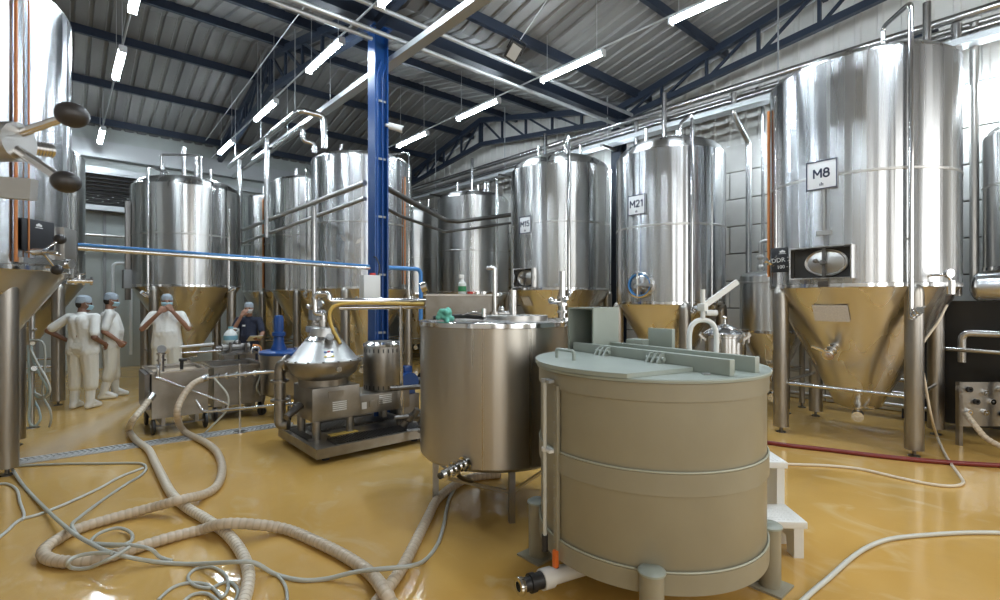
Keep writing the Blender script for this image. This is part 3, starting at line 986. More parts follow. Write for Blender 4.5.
LA = (-1.02, 7.24, 1.11)
tla = tank('large close steel tank cut off by the left edge', *LA[:2], 1.11, 1.93, 4.6, .45, .12, .64, .2, leg_r=.085, shell='tank_steel_bright', bands=(),
           pipes=(), oranges=((16, 2.0, 4.6, .014), (29, 2.0, 4.6, .007)), seg=112)
chalkboard(tla, LA, 37, 236, .34, .30, [], True)
ph = on_tank(*LA, 63); a = MB(); a.M = skin_M(ph, 1.13, h_at(*LA, ph, 246)); a.box((0, 0, 0), (.28, .36, .09), .008); bxo = a.build('steel_box', 'steel_satin', tla)
a = MB(); a.M = skin_M(on_tank(*LA, 40), 1.15, h_at(*LA, on_tank(*LA, 40), 262))
a.bar((-.25, 0, 0), (.24, 0, .03), .05, .05); a.cyl((.24, 0, .0), (.24, 0, .07), .05); a.build('door_arm', 'steel_polished', tla)
def star_handle(M, t, s=1.0, angs=(1.05, -.95), extra=True):
    h = MB(); h.M = M
    h.cyl((0, 0, -.05 * s), (0, 0, .06 * s), .03 * s); h.cyl((0, 0, -.12 * s), (0, 0, .16 * s), .012 * s)
    for a_ in angs: h.cyl((0, 0, .03 * s), (.16 * s * math.cos(a_), .16 * s * math.sin(a_), .05 * s), .011 * s)
    if extra: h.cyl((0, 0, .02 * s), (.15 * s, -.01 * s, .02 * s), .012 * s)
    o = h.build('clamp_handle', 'steel_polished', t)
    for a_ in angs:
        k = MB(); k.M = M
        k.sphere((.17 * s * math.cos(a_), .17 * s * math.sin(a_), .05 * s), .043 * s, 16, 10)
        k.build('ball_knob', 'knob_black', o)
    return o
ph = on_tank(*LA, 21); star_handle(skin_M(ph, 1.30, h_at(*LA, ph, 252)), tla, 1.15, (.75, -.95))
butterfly('valve', tla, skin_M(on_tank(*LA, 72), 1.10, 1.86), 1.2)
bq = Vector((-1.02 + .64, 7.24 - .64, 0))
a = MB(); a.cyl(tuple(bq + Vector(C(-.02, -.07, .18))), tuple(bq + Vector(C(-.02, -.16, .18))), .03); a.box(tuple(bq + Vector(C(-.02, -.15, .24))), (.05, .05, .10), .01); a.build('blue_tap', 'blue_paint', tla)
tank('dark steel tank behind the man with a hand on his hip', -.73, 11.15, 1.05, 1.90, 4.0, .45, .12, .70, .2, seg=72)
# right edge tank and small vessels
tank('pale steel tank at the right edge between the wall and the M8 tank', 8.65, .12, .60, 2.0, 3.6, 1.68, .42, .5, .22, seg=64, bands=(3.0,), legs=False, valve=False, group='smaller steel tanks')
ty = tank('small golden conical tank squeezed between the M21 and M8 tanks', 8.25, 3.02, .46, 1.15, 2.0, .30, .06, .31, .1, leg_r=.04, seg=56, bands=(1.9,), group='smaller steel tanks', stub=False)
a = MB(); a.tube(elbow_path([(-.2, .1, 2.0), (-.2, .1, 2.55), (.0, -.1, 2.55), (.0, -.1, 2.9)], .06), .03); a.tube(elbow_path([(-.1, -.2, 2.0), (-.1, -.2, 2.3), (.2, -.2, 2.3)], .06), .025)
for q in ((-.2, .1, 2.3), (-.1, -.2, 2.2), (0, -.1, 2.7), (-.2, .1, 2.15)): a.sphere(q, .055, 10, 7)
a.build('top_fittings', 'steel_satin', ty)

# nearest vessel, just outside the left edge, with the big clamp handle reaching into view
fv = thing('filter_vessel', 'slim steel vessel at the left edge with big black ball knobs', 'vessel', C(-1.98, 1.22))
MB().lathe([(.001, .50), (.12, .50), (.30, .70), (.30, 2.35), (.24, 2.46), (.001, 2.52)], 40).build('shell', 'tank_steel', fv)
for k in range(3):
    an = 2 * PI * k / 3 + .4
    MB().cyl((.26 * math.cos(an), .26 * math.sin(an), 0), (.26 * math.cos(an), .26 * math.sin(an), .85), .025).build('leg', 'leg_steel', fv)
hub = Vector(at(-6, 142, 1.16)) - Vector(fv.location)
kn1 = Vector(at(72, 115, 1.18)) - Vector(fv.location)
kn2 = Vector(at(66, 182, 1.14)) - Vector(fv.location)
st = Vector(at(54, 151, 1.25)) - Vector(fv.location)
rt = Vector(C(1, 0))
inn = Vector((hub.x, hub.y, 0)).normalized() * .27
MB().cyl((inn.x, inn.y, hub.z), hub, .030).cyl(hub - rt * .02, hub + rt * .06, .045).build('spindle', 'steel_satin', fv)
h = MB()
h.cyl(hub, kn1, .011, .009); h.cyl(hub + rt * .04 - Vector((0, 0, .01)), kn2, .012, .010); h.cyl(hub, st, .014)
for k in range(9): h.cyl(hub.lerp(st, .5 + k * .055), hub.lerp(st, .525 + k * .055), .018)
h.build('clamp_handle', 'steel', fv)
for kk, r in ((kn1, .034), (kn2, .029)):
    k = MB(); k.M = Matrix.Translation(kk)
    k.sphere((0, 0, 0), r, 20, 12, (1, 1, .85)); k.build('ball_knob', 'knob_black', fv)
pl = MB()
P0 = Vector(at(-30, 185, 1.2)) - Vector(fv.location); P1 = Vector(at(34, 190, 1.2)) - Vector(fv.location)
pl.bar(P0, P1, .02, .05); pl.cyl(P1 - Vector(C(0, .03)), P1 + Vector(C(0, -.03)), .028)
pl.tube([P0, P0 + (Vector((0, 0, P0.z)) - P0) * .45], .03)
pl.build('door_arm', 'steel_satin', fv)
a = MB()
Q0 = Vector(at(-14, 300, 1.25)) - Vector(fv.location); Q1 = Vector(at(3, 250, 1.25)) - Vector(fv.location)

# ---- pipe rack along the right row
rk = thing('pipe_rack', 'rack of steel pipes running along the wall above the numbered tanks', 'pipe rack', (8.42, 0, 0))
for dx, z, r, mt in ((-.02, 5.17, .055, 'steel'), (.16, 5.10, .04, 'steel_satin'), (.02, 4.98, .035, 'steel'), (.20, 4.96, .05, 'steel_satin')):
    MB().cyl((dx, VN + .4, z), (dx, 14.5, z), r).build('pipe', mt, rk)
mb = MB(); mb.box2((-.10, VN + .4, 4.80), (.12, 14.5, 4.81)); mb.box2((-.105, VN + .4, 4.80), (-.098, 14.5, 4.88)); mb.box2((.118, VN + .4, 4.80), (.125, 14.5, 4.88))
for k in range(110): mb.box((-.108, VN + .5 + k * .155, 4.84), (.008, .10, .018))
mb.build('cable_tray', 'galvanised', rk, False)
for v in (-.8, 3.0, 6.25, 9.4, 12.5):
    MB().box((.25, v, 4.78), (.9, .06, .05)).build('bracket', 'steel_dark', rk, False)
    MB().cyl((0, v, 4.8), (0, v, roof_z(v)), .012, seg=8).build('hanger', 'galvanised', rk)
def drop(pts, r, mt='steel'):
    MB().tube(elbow_path([(p[0] - 8.42, p[1], p[2]) for p in pts], .09), r, 12).build('drop_pipe', mt, rk)
drop([(8.42, 3.68, 5.1), (8.42, 3.68, 4.72), (8.85, 3.62, 4.35), (8.85, 3.62, 2.0)], .05)
drop([(8.5, 3.35, 5.1), (8.75, 3.35, 4.9), (8.75, 3.35, .3)], .03)
drop([(8.42, .93, 5.1), (8.42, .93, 1.7)], .055)
drop([(8.55, .78, 5.1), (8.55, .78, 1.7)], .045, 'steel_satin')
drop([(8.62, .55, 5.0), (9.15, .55, 4.9), (9.15, .55, 1.5)], .022, 'steel_satin')
drop([(8.4, 5.55, 5.1), (8.4, 5.55, 3.2)], .045)
for v in (4.9, 7.9, 10.6, 1.2): drop([(8.32, v, 4.6), (8.32, v, 5.45)], .045)
for k, z in enumerate((.18, .34, .52)):
    tag(MB().cyl((8.75 + .08 * k, -1.0, z), (8.75 + .08 * k, 13.0, z), .03).build('floor_pipe', 'steel_satin'),
        ('lowest', 'middle', 'highest')[k] + ' of three floor level pipes along the right wall', 'pipe', 'floor level pipes along the right wall')

# ---- pipes around the blue column and the middle row
lp = thing('transfer_pipe', 'long thin blue striped steel pipe stretched from the left tank to the blue column', 'pipe')
MB().cyl((.12, 6.12, 2.14), (3.12, 6.22, 2.08), .026).build('pipe', 'steel', lp)
MB().cyl((.12, 6.11, 2.170), (3.12, 6.21, 2.110), .014).build('blue_stripe', 'blue_film', lp)
pipe_run('transfer_pipe', 'blue wrapped elbow pipe right of the blue column', 'pipe',
         [(3.42, 6.25, 2.10), (3.95, 6.25, 2.10), (3.95, 6.25, 1.35)], .03, 'blue_film')
for k, (z, lab) in enumerate(((3.30, 'upper'), (3.08, 'lower'))):
    pipe_run('transfer_pipe', lab + ' of two grey pipes slanting back from the blue column to the middle tanks', 'pipe',
             [(3.22, 6.55, z), (3.22, 13.8, z - .1 * k)], .04 - .008 * k, 'steel_satin', 'grey pipes behind the blue column')
pipe_run('transfer_pipe', 'insulated pipe running right from the blue column to the rack', 'pipe',
         [(3.47, 6.47, 3.28), (4.05, 6.95, 3.28), (5.9, 8.4, 3.28), (6.2, 8.4, 3.28), (8.3, 8.0, 3.7), (8.3, 8.0, 4.7)], .045, 'steel_dark')
pipe_run('transfer_pipe', 'thin pipe under the insulated pipe right of the blue column', 'pipe',
         [(3.47, 6.47, 2.98), (4.05, 7.0, 2.98), (5.9, 8.45, 3.05), (6.2, 8.45, 3.1), (8.2, 8.05, 3.5)], .028, 'steel_dark')
mh = thing('pipe_manifold', 'pair of steel pipes with elbows above the middle row of tanks', 'pipes', (3.1, 0, 0))
MB().tube(elbow_path([(0, 13.6, 4.92), (0, 8.75, 4.92), (.42, 8.75, 4.92), (.42, 8.75, 4.35)], .1), .055).build('pipe', 'steel', mh)
MB().tube(elbow_path([(.1, 13.6, 4.70), (.1, 8.9, 4.70), (.1, 8.9, 4.45), (.3, 8.9, 4.45), (.3, 8.9, 4.28)], .08), .045).build('pipe', 'steel', mh)
for v in (9.0, 11.0, 13.0): MB().cyl((0, v, 4.92), (0, v, roof_z(v)), .010, seg=8).build('hanger', 'galvanised', mh)
for v in (10.6, 12.6): MB().cyl((0, v, 2.9), (0, v, 4.9), .05).build('riser', 'steel', mh)

# ================================================================== pale grey plastic tank in front
G = (2.69, 1.70, .65)
gt = thing('mash_tank', 'big greenish grey plastic tank with flat lid in the foreground', 'tank', (G[0], G[1], 0))
R = .65
fa = face_ang(*G[:2])
def bead(z, r, rad=.005):
    return MB().lathe([(r + rad * math.cos(k * PI / 3), z + rad * math.sin(k * PI / 3)) for k in range(6)], 96, closed=True)
MB().lathe([(.001, .22), (R - .01, .22), (R - .004, .23), (R - .004, 1.25), (R - .02, 1.25), (R - .02, 1.20)], 96).build('drum', 'tank_pvc', gt)
for z0, z1 in ((.225, .335), (.70, .815), (1.155, 1.25)):
    MB().lathe([(R - .006, z0), (R + .008, z0 + .004), (R + .008, z1 - .004), (R - .006, z1)], 96).build('hoop', 'tank_pvc', gt)
bead(.338, R + .004).build('weld_bead', 'weld_bead', gt)
bead(.818, R + .004).build('weld_bead', 'weld_bead', gt)
# lid: fixed rear half and hinged front leaf
MB().lathe([(.001, 1.25), (R + .02, 1.25), (R + .022, 1.262), (R + .018, 1.268), (.001, 1.268)], 96).build('lid', 'lid_pvc', gt)
# hinge beams lie roughly along the hall
bt = math.radians(-10.7)
BM = Matrix.Rotation(bt, 4, 'Z')
def bl(x, y, z): return BM @ Vector((x, y, z))
for dx, y0, y1, nm in ((-.055, -.61, .62, 'lid_beam'), (.17, -.60, .55, 'lid_beam')):
    a = MB(); a.M = BM; a.box2((dx - .02, y0, 1.268), (dx + .02, y1, 1.352), .004); a.build(nm, 'lid_pvc', gt)
leaf = []
for k in range(37):
    an = PI * (.5 + k / 36.0)
    x, y = (R + .03) * math.cos(an), (R + .03) * math.sin(an)
    if y > -.40: leaf.append((min(x, -.085), y))
leaf.append((-.085, -.40))
a = MB(); a.M = BM; a.prism(leaf, .022, 'z', 1.269); a.build('lid_leaf', 'lid_pvc', gt)
for y in (.28, -.16):
    a = MB(); a.M = BM
    for s in (-.04, .0, .04): a.prism([(-.14, 1.29), (-.075, 1.29), (-.075, 1.345), (-.10, 1.345)], .012, 'y', y + s)
    a.cyl((-.10, y - .06, 1.315), (-.10, y + .07, 1.315), .012)
    a.build('hinge', 'lid_pvc', gt)
hp = [C(.355 - .90, 3.12 - 3.05), C(.44 - .90, 2.97 - 3.05)]
p0, p1 = Vector(hp[0]) + Vector((0, 0, 1.285)), Vector(hp[1]) + Vector((0, 0, 1.285))
d = (p1 - p0).normalized()
a = MB().tube(elbow_path([p0, p0 + Vector((0, 0, .06)), p1 + Vector((0, 0, .06)), p1], .02), .010); a.build('lid_handle', 'lid_pvc', gt)
# open fronted plastic box on top
a = MB(); x0, y0, z0, w, dd, hh, th = .05, .45, 1.268, .29, .23, .33, .012
a.box2((x0, y0, z0), (x0 + w, y0 + dd, z0 + th)); a.box2((x0, y0, z0 + hh - th), (x0 + w, y0 + dd, z0 + hh))
a.box2((x0, y0, z0 + th), (x0 + w, y0 + th, z0 + hh - th)); a.box2((x0, y0 + dd - th, z0 + th), (x0 + w, y0 + dd, z0 + hh - th)); a.box2((x0 + w - th, y0 + th, z0 + th), (x0 + w, y0 + dd - th, z0 + hh - th))
a.build('hood_box', 'lid_pvc', gt, False)
a = MB()
for q in ((.12, .51), (.12, .56), (.14, .60)): a.sphere((q[0], q[1], 1.31), .028, 10, 7)
a.cyl((.12, .49, 1.31), (.13, .63, 1.31), .012); a.build('blue_fitting', 'blue_paint', gt)
a = MB(); a.box((0, 0, 0), (.03, .20, .19), .004); o = a.build('upright_panel', 'lid_pvc', gt); o.location = (.36, .12, 1.268 + .095); o.rotation_euler = (0, 0, -TH * .2)
a = MB(); a.box((0, 0, 0), (.10, .13, .11), .004); o = a.build('low_block', 'lid_pvc', gt); o.location = (.33, .28, 1.268 + .055)
a = MB()
p0 = Vector(C(1.215 - .90, 3.2 - 3.05, 1.268)); p1 = Vector(C(1.385 - .90, 3.2 - 3.05, 1.268)); pm2 = (p0 + p1) / 2
up = Vector((0, 0, 1))
a.tube(catmull([p0, p0 + up * .17, p0.lerp(pm2, .35) + up * .235, pm2 + up * .255, p1.lerp(pm2, .35) + up * .235, p1 + up * .17, p1], 6), .016)
a.cyl(pm2 + up * .25, pm2 + up * .45, .015)
a.bar(pm2 + up * .34, pm2 + up * .50 + Vector(C(.23, .02)), .022, .035)
a.box(tuple(pm2 + up * .335), (.05, .05, .05), .006); a.cyl(pm2 + up * .30 + Vector(C(.02, 0)), pm2 + up * .30 + Vector(C(.09, 0)), .018)
a.build('lever_stand', 'white_paint', gt)
for z, da in ((1.272, 0),):
    a = MB(); a.cyl((-.2, -.47, 1.268), (-.2, -.47, 1.274), .022); a.build('cap_disc', 'mid_grey', gt)
# legs with half round shoulder caps
for k in range(4):
    an = fa + .03 + k * PI / 2
    c = Vector((math.cos(an), math.sin(an), 0)) * (R + .028)
    l = MB().cyl(c + up * .012, c + up * .345, .058, seg=24).build('leg', 'tank_pvc', gt)
    MB().lathe([(.001, .345), (.066, .345), (.066, .355), (.05, .366), (.001, .368)], 24, tuple(c)).build('leg_cap', 'lid_pvc', l)
    MB().box(tuple(c + up * .006), (.19, .19, .012)).build('base_plate', 'tank_pvc', l, False)
# level gauge: clear tube, scale strip, brackets
ph = on_tank(*G, 552); M_ = skin_M(ph, R + .045, 0)
a = MB(); a.M = M_; a.cyl((0, .32, 0), (0, 1.20, 0), .011); a.build('level_tube', 'hose_clear', gt)
ph2 = on_tank(*G, 559); a = MB(); a.M = skin_M(ph2, R + .012, 0); a.box((-.005, .70, 0), (.035, .96, .02), .003)
sc_ = a.build('scale_strip', 'tank_pvc', gt)
a = MB(); a.M = skin_M(ph2, R + .024, 0)
for k in range(16): a.box((-.012, .26 + k * .06, 0), (.014, .004, .002))
tk = a.build('tick_marks', 'mid_grey', sc_, False); tk['kind'] = 'stuff'
for z in (.815, 1.20):
    a = MB(); a.M = M_; a.box((.02, z, -.012), (.085, .018, .035), .004); a.lathe([(.012, -.01), (.02, -.01), (.02, .01), (.012, .01)], 16, (0, z, 0), (0, 1, 0), closed=True); a.build('gauge_bracket', 'white_plastic' if z < 1 else 'mid_grey', gt)
a = MB(); a.M = M_; a.cyl((0, .245, 0), (0, .335, 0), .018); a.build('gauge_coupling', 'rubber', gt)
# drain line with orange valve
dp0 = Vector(C(.107 - .90, 2.66 - 3.05, .125)); dp1 = Vector(C(.49 - .90, 2.86 - 3.05, .125)); dd_ = (dp1 - dp0).normalized()
MB().cyl(dp0 + dd_ * .14, dp1, .045, seg=20).cyl(dp1, dp1 + up * .12, .045, seg=20).cyl(dp0 + dd_ * .135, dp0 + dd_ * .20, .055, seg=20).build('drain_pipe', 'white_plastic', gt)
MB().cyl(dp0 + dd_ * .02, dp0 + dd_ * .14, .036, .046, seg=20).cyl(dp0 + dd_ * .06, dp0 + dd_ * .09, .05, seg=20).build('drain_coupling', 'rubber', gt)
MB().lathe([(.026, -.01), (.045, -.01), (.05, 0), (.045, .018), (.026, .018)], 24, tuple(dp0), tuple(dd_), closed=True).build('drain_ferrule', 'steel_polished', gt)
vb = dp0 + dd_ * .235
MB().cyl(vb + up * .03, vb + up * .12, .014).build('gauge_valve', 'rubber', gt)
MB().box(tuple(vb + up * .11 + Vector(C(-.01, -.035))), (.028, .028, .095), .006).build('orange_lever', 'valve_orange', gt)

# ================================================================== steel tank beside it
S = (2.74, 3.18, .62)
stt = thing('buffer_tank', 'brushed round steel tank on thin legs beside the grey plastic tank', 'tank', (S[0], S[1], 0))
R = .62
MB().lathe([(.001, .395), (R - .06, .395), (R - .02, .405), (R, .43), (R, 1.455)], 96).build('shell', 'brushed_steel', stt)
MB().lathe([(R + .001, 1.44), (R + .012, 1.445), (R + .012, 1.478), (R - .01, 1.487), (R - .04, 1.482)], 96).build('rim', 'steel_polished', stt)
MB().lathe([(R - .035, 1.478), (.1, 1.492), (.001, 1.493)], 96).build('top_plate', 'steel', stt)
lp_ = math.radians(-116.6)
lg = MB().box((0, 0, .20), (.045, .045, .40)).mesh('leg', 'leg_steel', False)
pts = []
for k in range(4):
    an = lp_ + k * PI / 2
    pts.append(Vector((math.cos(an) * .50, math.sin(an) * .50, 0)))
    obj('leg', lg, stt, pts[-1]).rotation_euler = (0, 0, an)
for k in range(4):
    MB().bar(pts[k] + up * .22, pts[(k + 1) % 4] + up * .22, .022, .022).build('brace', 'leg_steel', stt, False)
vp = [Vector(at(*q)) - Vector((S[0], S[1], 0)) for q in ((478, 457, 3.70), (466, 463, 3.62), (455, 468, 3.55), (441, 475.5, 3.45))]
a = MB().cyl(vp[0], vp[3], .030)
for f_, r_ in ((.18, .045), (.34, .055), (.46, .043), (.60, .05), (.72, .045), (.88, .052)): a.cyl(vp[0].lerp(vp[3], f_), vp[0].lerp(vp[3], f_ + .07), r_, seg=20)
a.build('outlet_valve', 'steel_polished', stt)
MB().cyl(vp[3], vp[3].lerp(vp[0], -.04), .022).build('bore', 'rubber', stt)
MB().tube(catmull([vp[2], vp[2] + Vector(C(.03, .10, -.10)), vp[2] + Vector(C(.10, .3, -.20))], 5), .018).build('drain_spout', 'steel_dark', stt)
# things fixed on its top
def loc_at(px, py, d, base): return Vector(at(px, py, d)) - Vector(base)
sb = (S[0], S[1], 0)
a = MB(); q = loc_at(517, 317, 4.25, sb); a.cyl((q.x, q.y, 1.485), (q.x, q.y, 1.52), .26, seg=40); a.build('hatch', 'steel_satin', stt)
a = MB(); q = loc_at(562.5, 315, 4.1, sb)
b_ = Vector((q.x, q.y, 1.485)); a.cyl(b_, b_ + up * .40, .026); a.cyl(b_, b_ + up * .02, .06)
for z in (.06, .12, .18): a.cyl(b_ + up * z, b_ + up * (z + .02), .045)
a.cyl(b_ + up * .15, b_ + up * .15 + Vector(C(-.08, 0)), .02); a.sphere(tuple(b_ + up * .16 + Vector(C(-.09, 0))), .03); a.sphere(tuple(b_ + up * .17 + Vector(C(.02, -.05))), .03)
a.build('riser_valve', 'steel_polished', stt)
a = MB(); q = loc_at(513, 315, 4.35, sb); b_ = Vector((q.x, q.y, 1.485)); a.cyl(b_, b_ + up * .25, .035); a.cyl(b_ + up * .05, b_ + up * .05 + Vector(C(-.12, 0)), .02); a.sphere(tuple(b_ + up * .05 + Vector(C(-.1, 0, .03))), .03); a.build('riser_stub', 'steel', stt)
gp = thing('hose_gun', 'steel hose nozzle lying on top of the brushed steel tank', 'nozzle', (S[0], S[1], 1.487))
q0, q1, q2 = [loc_at(*k, (S[0], S[1], 0)) for k in ((433, 316, 3.95), (458, 311, 4.0), (484, 314, 3.95))]
z_ = up * .022
P = [Vector((k.x, k.y, 0)) for k in (q0, q1, q2)]
MB().tube(catmull([P[0] + z_, P[1] + up * .035, P[2] + z_], 6), .016).build('barrel', 'rubber', gp)
MB().tube(catmull([P[1] + up * .03, P[1].lerp(P[2], .5) + up * .06, P[2] + up * .055 + Vector(C(.01, .0))], 6), .008).build('lever', 'steel_polished', gp)
MB().cyl(P[2] + up * .03, P[2] + up * .095, .02).build('grip', 'steel_polished', gp)
rg = thing('cleaning_rag', 'crumpled mint green rag on the rim of the brushed steel tank', 'rag', tuple(Vector(C(-.425, 3.90, 1.495))))
random.seed(3)
blob('cloth', [((random.uniform(-.05, .05), random.uniform(-.04, .04), random.uniform(.0, .07)), .022, (random.uniform(-.05, .05), random.uniform(-.04, .04), random.uniform(.0, .08)), .020) for k in range(10)]
     + [((-.01, -.03, 0), .02, (-.02, -.06, -.04), .016)], 'green_rag', rg, .006, 1)

# ================================================================== centrifuge on its skid
cf = thing('centrifuge', 'steel disc centrifuge with conical hood and motor on a skid', 'centrifuge', (1.91, 4.93, 0))
W, D = 1.36, 1.17
a = MB()
a.box2((0, 0, .06), (W, .05, .16)); a.box2((0, D - .05, .06), (W, D, .16)); a.box2((0, .05, .06), (.05, D - .05, .16)); a.box2((W - .05, .05, .06), (W, D - .05, .16)); a.box2((.05, .05, .09), (W - .05, D - .05, .135))
a.build('skid', 'steel_dull', cf, False)
for (x0, y0, x1, y1) in ((.07, .42, .16, 1.02), (.24, .09, W - .06, .36), (.24, .72, W - .06, 1.05)):
    a = MB()
    n = int((x1 - x0) / .03) if x1 - x0 > .3 else int((y1 - y0) / .03)
    for k in range(n):
        if x1 - x0 > .3: a.box((x0 + (k + .5) * (x1 - x0) / n, (y0 + y1) / 2, .15), (.012, y1 - y0, .02))
        else: a.box(((x0 + x1) / 2, y0 + (k + .5) * (y1 - y0) / n, .15), (x1 - x0, .012, .02))
    a.box2((x0, y0, .137), (x1, y1, .140))
    g = a.build('grating', 'steel_dark', cf, False); g['kind'] = 'stuff'
MB().box2((.30, .38, .16), (.62, .46, .172)).build('drip_plate', 'yellow_hose', cf, False)
for x, y in ((.15, .15), (W - .15, .15), (.15, D - .15), (W - .15, D - .15)):
    MB().cyl((x, y, 0), (x, y, .07), .04).build('skid_foot', 'rubber', cf)
for x, y in ((.17, .45), (.17, .90), (1.2, .46), (1.2, .88), (.55, .45)):
    MB().cyl((x, y, .135), (x, y, .36), .045).build('leg', 'steel_dull', cf)
a = MB().box2((.10, .38, .34), (.64, .96, .70), .012); a.build('gear_housing', 'steel_dull', cf)
a = MB().box2((.63, .40, .34), (1.30, .94, .56), .012); a.build('base_housing', 'steel_dull', cf)
lv = MB().box((0, 0, 0), (.16, .008, .012)).mesh('louvre', 'white_plastic', False)
for xo, zo in ((.40, .44), (.97, .44)):
    for k in range(5): obj('louvre', lv, cf, (xo, .378 if xo < .6 else .398, zo + k * .022))
MB().box((.36, .376, .62), (.17, .008, .07)).build('name_plate', 'steel_dull', cf, False)
MB().box((.70, .397, .44), (.06, .008, .075)).build('sticker', 'white_plastic', cf, False)
for x in (.80, .90):
    MB().box((x, .397, .45), (.07, .006, .08), .004).build('cover_plate', 'steel_dull', cf)
bx_, by_ = .34, .67
MB().lathe([(.001, .69), (.27, .69), (.27, .77), (.30, .79), (.36, .84), (.385, .93), (.385, .95)], 64, (bx_, by_, 0)).build('bowl', 'steel_dull', cf)
MB().lathe([(.385, .945), (.415, .945), (.415, .975), (.385, .985)], 64, (bx_, by_, 0)).build('flange_ring', 'steel_dull', cf)
MB().lathe([(.395, .98), (.36, 1.00), (.20, 1.20), (.16, 1.235), (.16, 1.25), (.135, 1.33), (.10, 1.345), (.001, 1.345)], 64, (bx_, by_, 0)).build('hood', 'hood_steel', cf)
MB().lathe([(.205, 1.20), (.21, 1.205), (.17, 1.24), (.16, 1.235)], 64, (bx_, by_, 0)).build('hood_ring', 'steel_polished', cf)
for k in range(16):
    an = 2 * PI * k / 16
    MB().cyl((bx_ + .40 * math.cos(an), by_ + .40 * math.sin(an), .97), (bx_ + .40 * math.cos(an), by_ + .40 * math.sin(an), .99), .012, seg=8).build('bolt', 'steel_dark', cf)
cfb = Vector((1.91, 4.93, 0))
fcf = math.atan2(-(4.93 + by_), -(1.91 + bx_))
cx = Vector((bx_, by_, 0))
Mh = Matrix.Translation(cx) @ skin_M(fcf + .25, .22, 1.22, -.6)
a = MB(); a.M = Mh; a.cyl((0, 0, -.05), (0, 0, .05), .042, seg=20); a.cyl((0, 0, .05), (0, 0, .055), .03); a.build('sight_glass', 'steel_dark', cf)
for k, (da, z, mt) in enumerate(((.05, 1.085, 'blue_paint'), (.17, 1.09, 'sticker_red'), (.29, 1.085, 'blue_paint'), (.05, 1.04, 'sticker_yellow'), (.17, 1.04, 'white_plastic'), (.28, 1.04, 'sticker_yellow'))):
    a = MB(); rr = .36 - (z - 1.0) * .8; a.M = Matrix.Translation(cx) @ skin_M(fcf + da, rr + .004, z, -math.atan2(.2, .16)); a.box((0, 0, 0), (.03, .022, .003)); a.build('warning_sticker', mt, cf, False)
a = MB(); a.M = Matrix.Translation(cx) @ skin_M(fcf + .4, .385, .90); a.lathe([(.001, 0), (.03, 0), (.03, .02), (.001, .02)], 16); a.build('inspection_plug', 'steel', cf)
# outlet elbow on the left side
lf = Vector(C(-1, 0)); 
e0 = cx + lf * .34 + up * .93; e1 = cx + lf * .50 + up * .93; e2 = e1 + up * -.70
MB().tube(elbow_path([e0, e1, e2, e2 + Vector(C(.1, 0))], .10), .062, 16).build('outlet_elbow', 'steel_dull', cf)
for q, n_ in ((cx + lf * .42 + up * .93, lf), (e1 - up * .2, up), (e1 - up * .42, up)): MB().lathe([(.06, -.012), (.10, -.012), (.10, .012), (.06, .012)], 24, tuple(q), tuple(n_), closed=True).build('pipe_flange', 'steel_dull', cf)
# motor
mx_, my_ = 1.09, .67
MB().lathe([(.001, .55), (.235, .55), (.24, .56), (.24, 1.09), (.225, 1.125), (.19, 1.14), (.001, 1.145)], 64, (mx_, my_, 0)).build('motor_cover', 'steel_dull', cf)
MB().lathe([(.24, 1.085), (.246, 1.09), (.246, 1.115), (.20, 1.142)], 64, (mx_, my_, 0)).build('motor_cap', 'steel_polished', cf)
fm_ = math.atan2(-(4.93 + my_), -(1.91 + mx_))
slot = MB(); slot.box((0, 0, 0), (.014, .045, .004), .001); slot = slot.mesh('vent_slot', 'rubber', False)
for z in (.60, 1.04):
    for k in range(-5, 6):
        o = obj('vent_slot', slot, cf); o.matrix_local = Matrix.Translation((mx_, my_, 0)) @ skin_M(fm_ + k * .24, .2405, z)
# inlet swan neck and pipe to the right
b_ = cx + up * 1.30
MB().cyl(b_, b_ + up * .10, .06).cyl(b_ + up * .10, b_ + up * .13, .08).build('inlet_neck', 'steel_polished', cf)
t1 = b_ + Vector(C(-.11, 0, 0))
MB().tube(elbow_path([b_ + up * .12, b_ + up * .19, b_ + up * .19 + Vector(C(-.10, 0)), b_ + Vector(C(-.10, 0, .42)), b_ + Vector(C(.06, 0, .42)), b_ + Vector(C(.06, .0, .34)), b_ + Vector(C(1.35, .35, .34))], .07), .032, 12).build('swan_neck', 'steel_polished', cf)
MB().tube(elbow_path([b_ + Vector(C(.16, .04, .26)), b_ + Vector(C(1.25, .35, .27))], .05), .026).build('return_pipe', 'steel', cf)
MB().tube(catmull([b_ + Vector(C(.22, -.10, -.14)), b_ + Vector(C(.10, -.06, .08)), b_ + Vector(C(.10, -.04, .25)), b_ + Vector(C(.25, .02, .31)), b_ + Vector(C(.7, .14, .31)), b_ + Vector(C(1.1, .25, .30))], 7), .020).build('yellow_hose', 'yellow_hose', cf)
for xx in (.35, .62, .95):
    MB().lathe([(.03, -.012), (.052, -.012), (.052, .012), (.03, .012)], 20, tuple(b_ + Vector(C(xx, .0 + .27 * (xx - .06), .34))), tuple(Vector(C(1.29, .35))), closed=True).build('clamp', 'steel_polished', cf)
MB().cyl(b_ + Vector(C(.83, .29, -1.18)), b_ + Vector(C(.83, .22, .32)), .022).build('pipe_support', 'steel', cf)
a = MB()
for k in range(5): a.cyl(Vector((.06, .60, .50)) + Vector((0, 0, 0)), Vector((-.02 - .03 * k, .60 - .03 * k, .50 - .02 * k)), .02 if k % 2 else .035)
a.build('drive_coupling', 'steel_dark', cf)

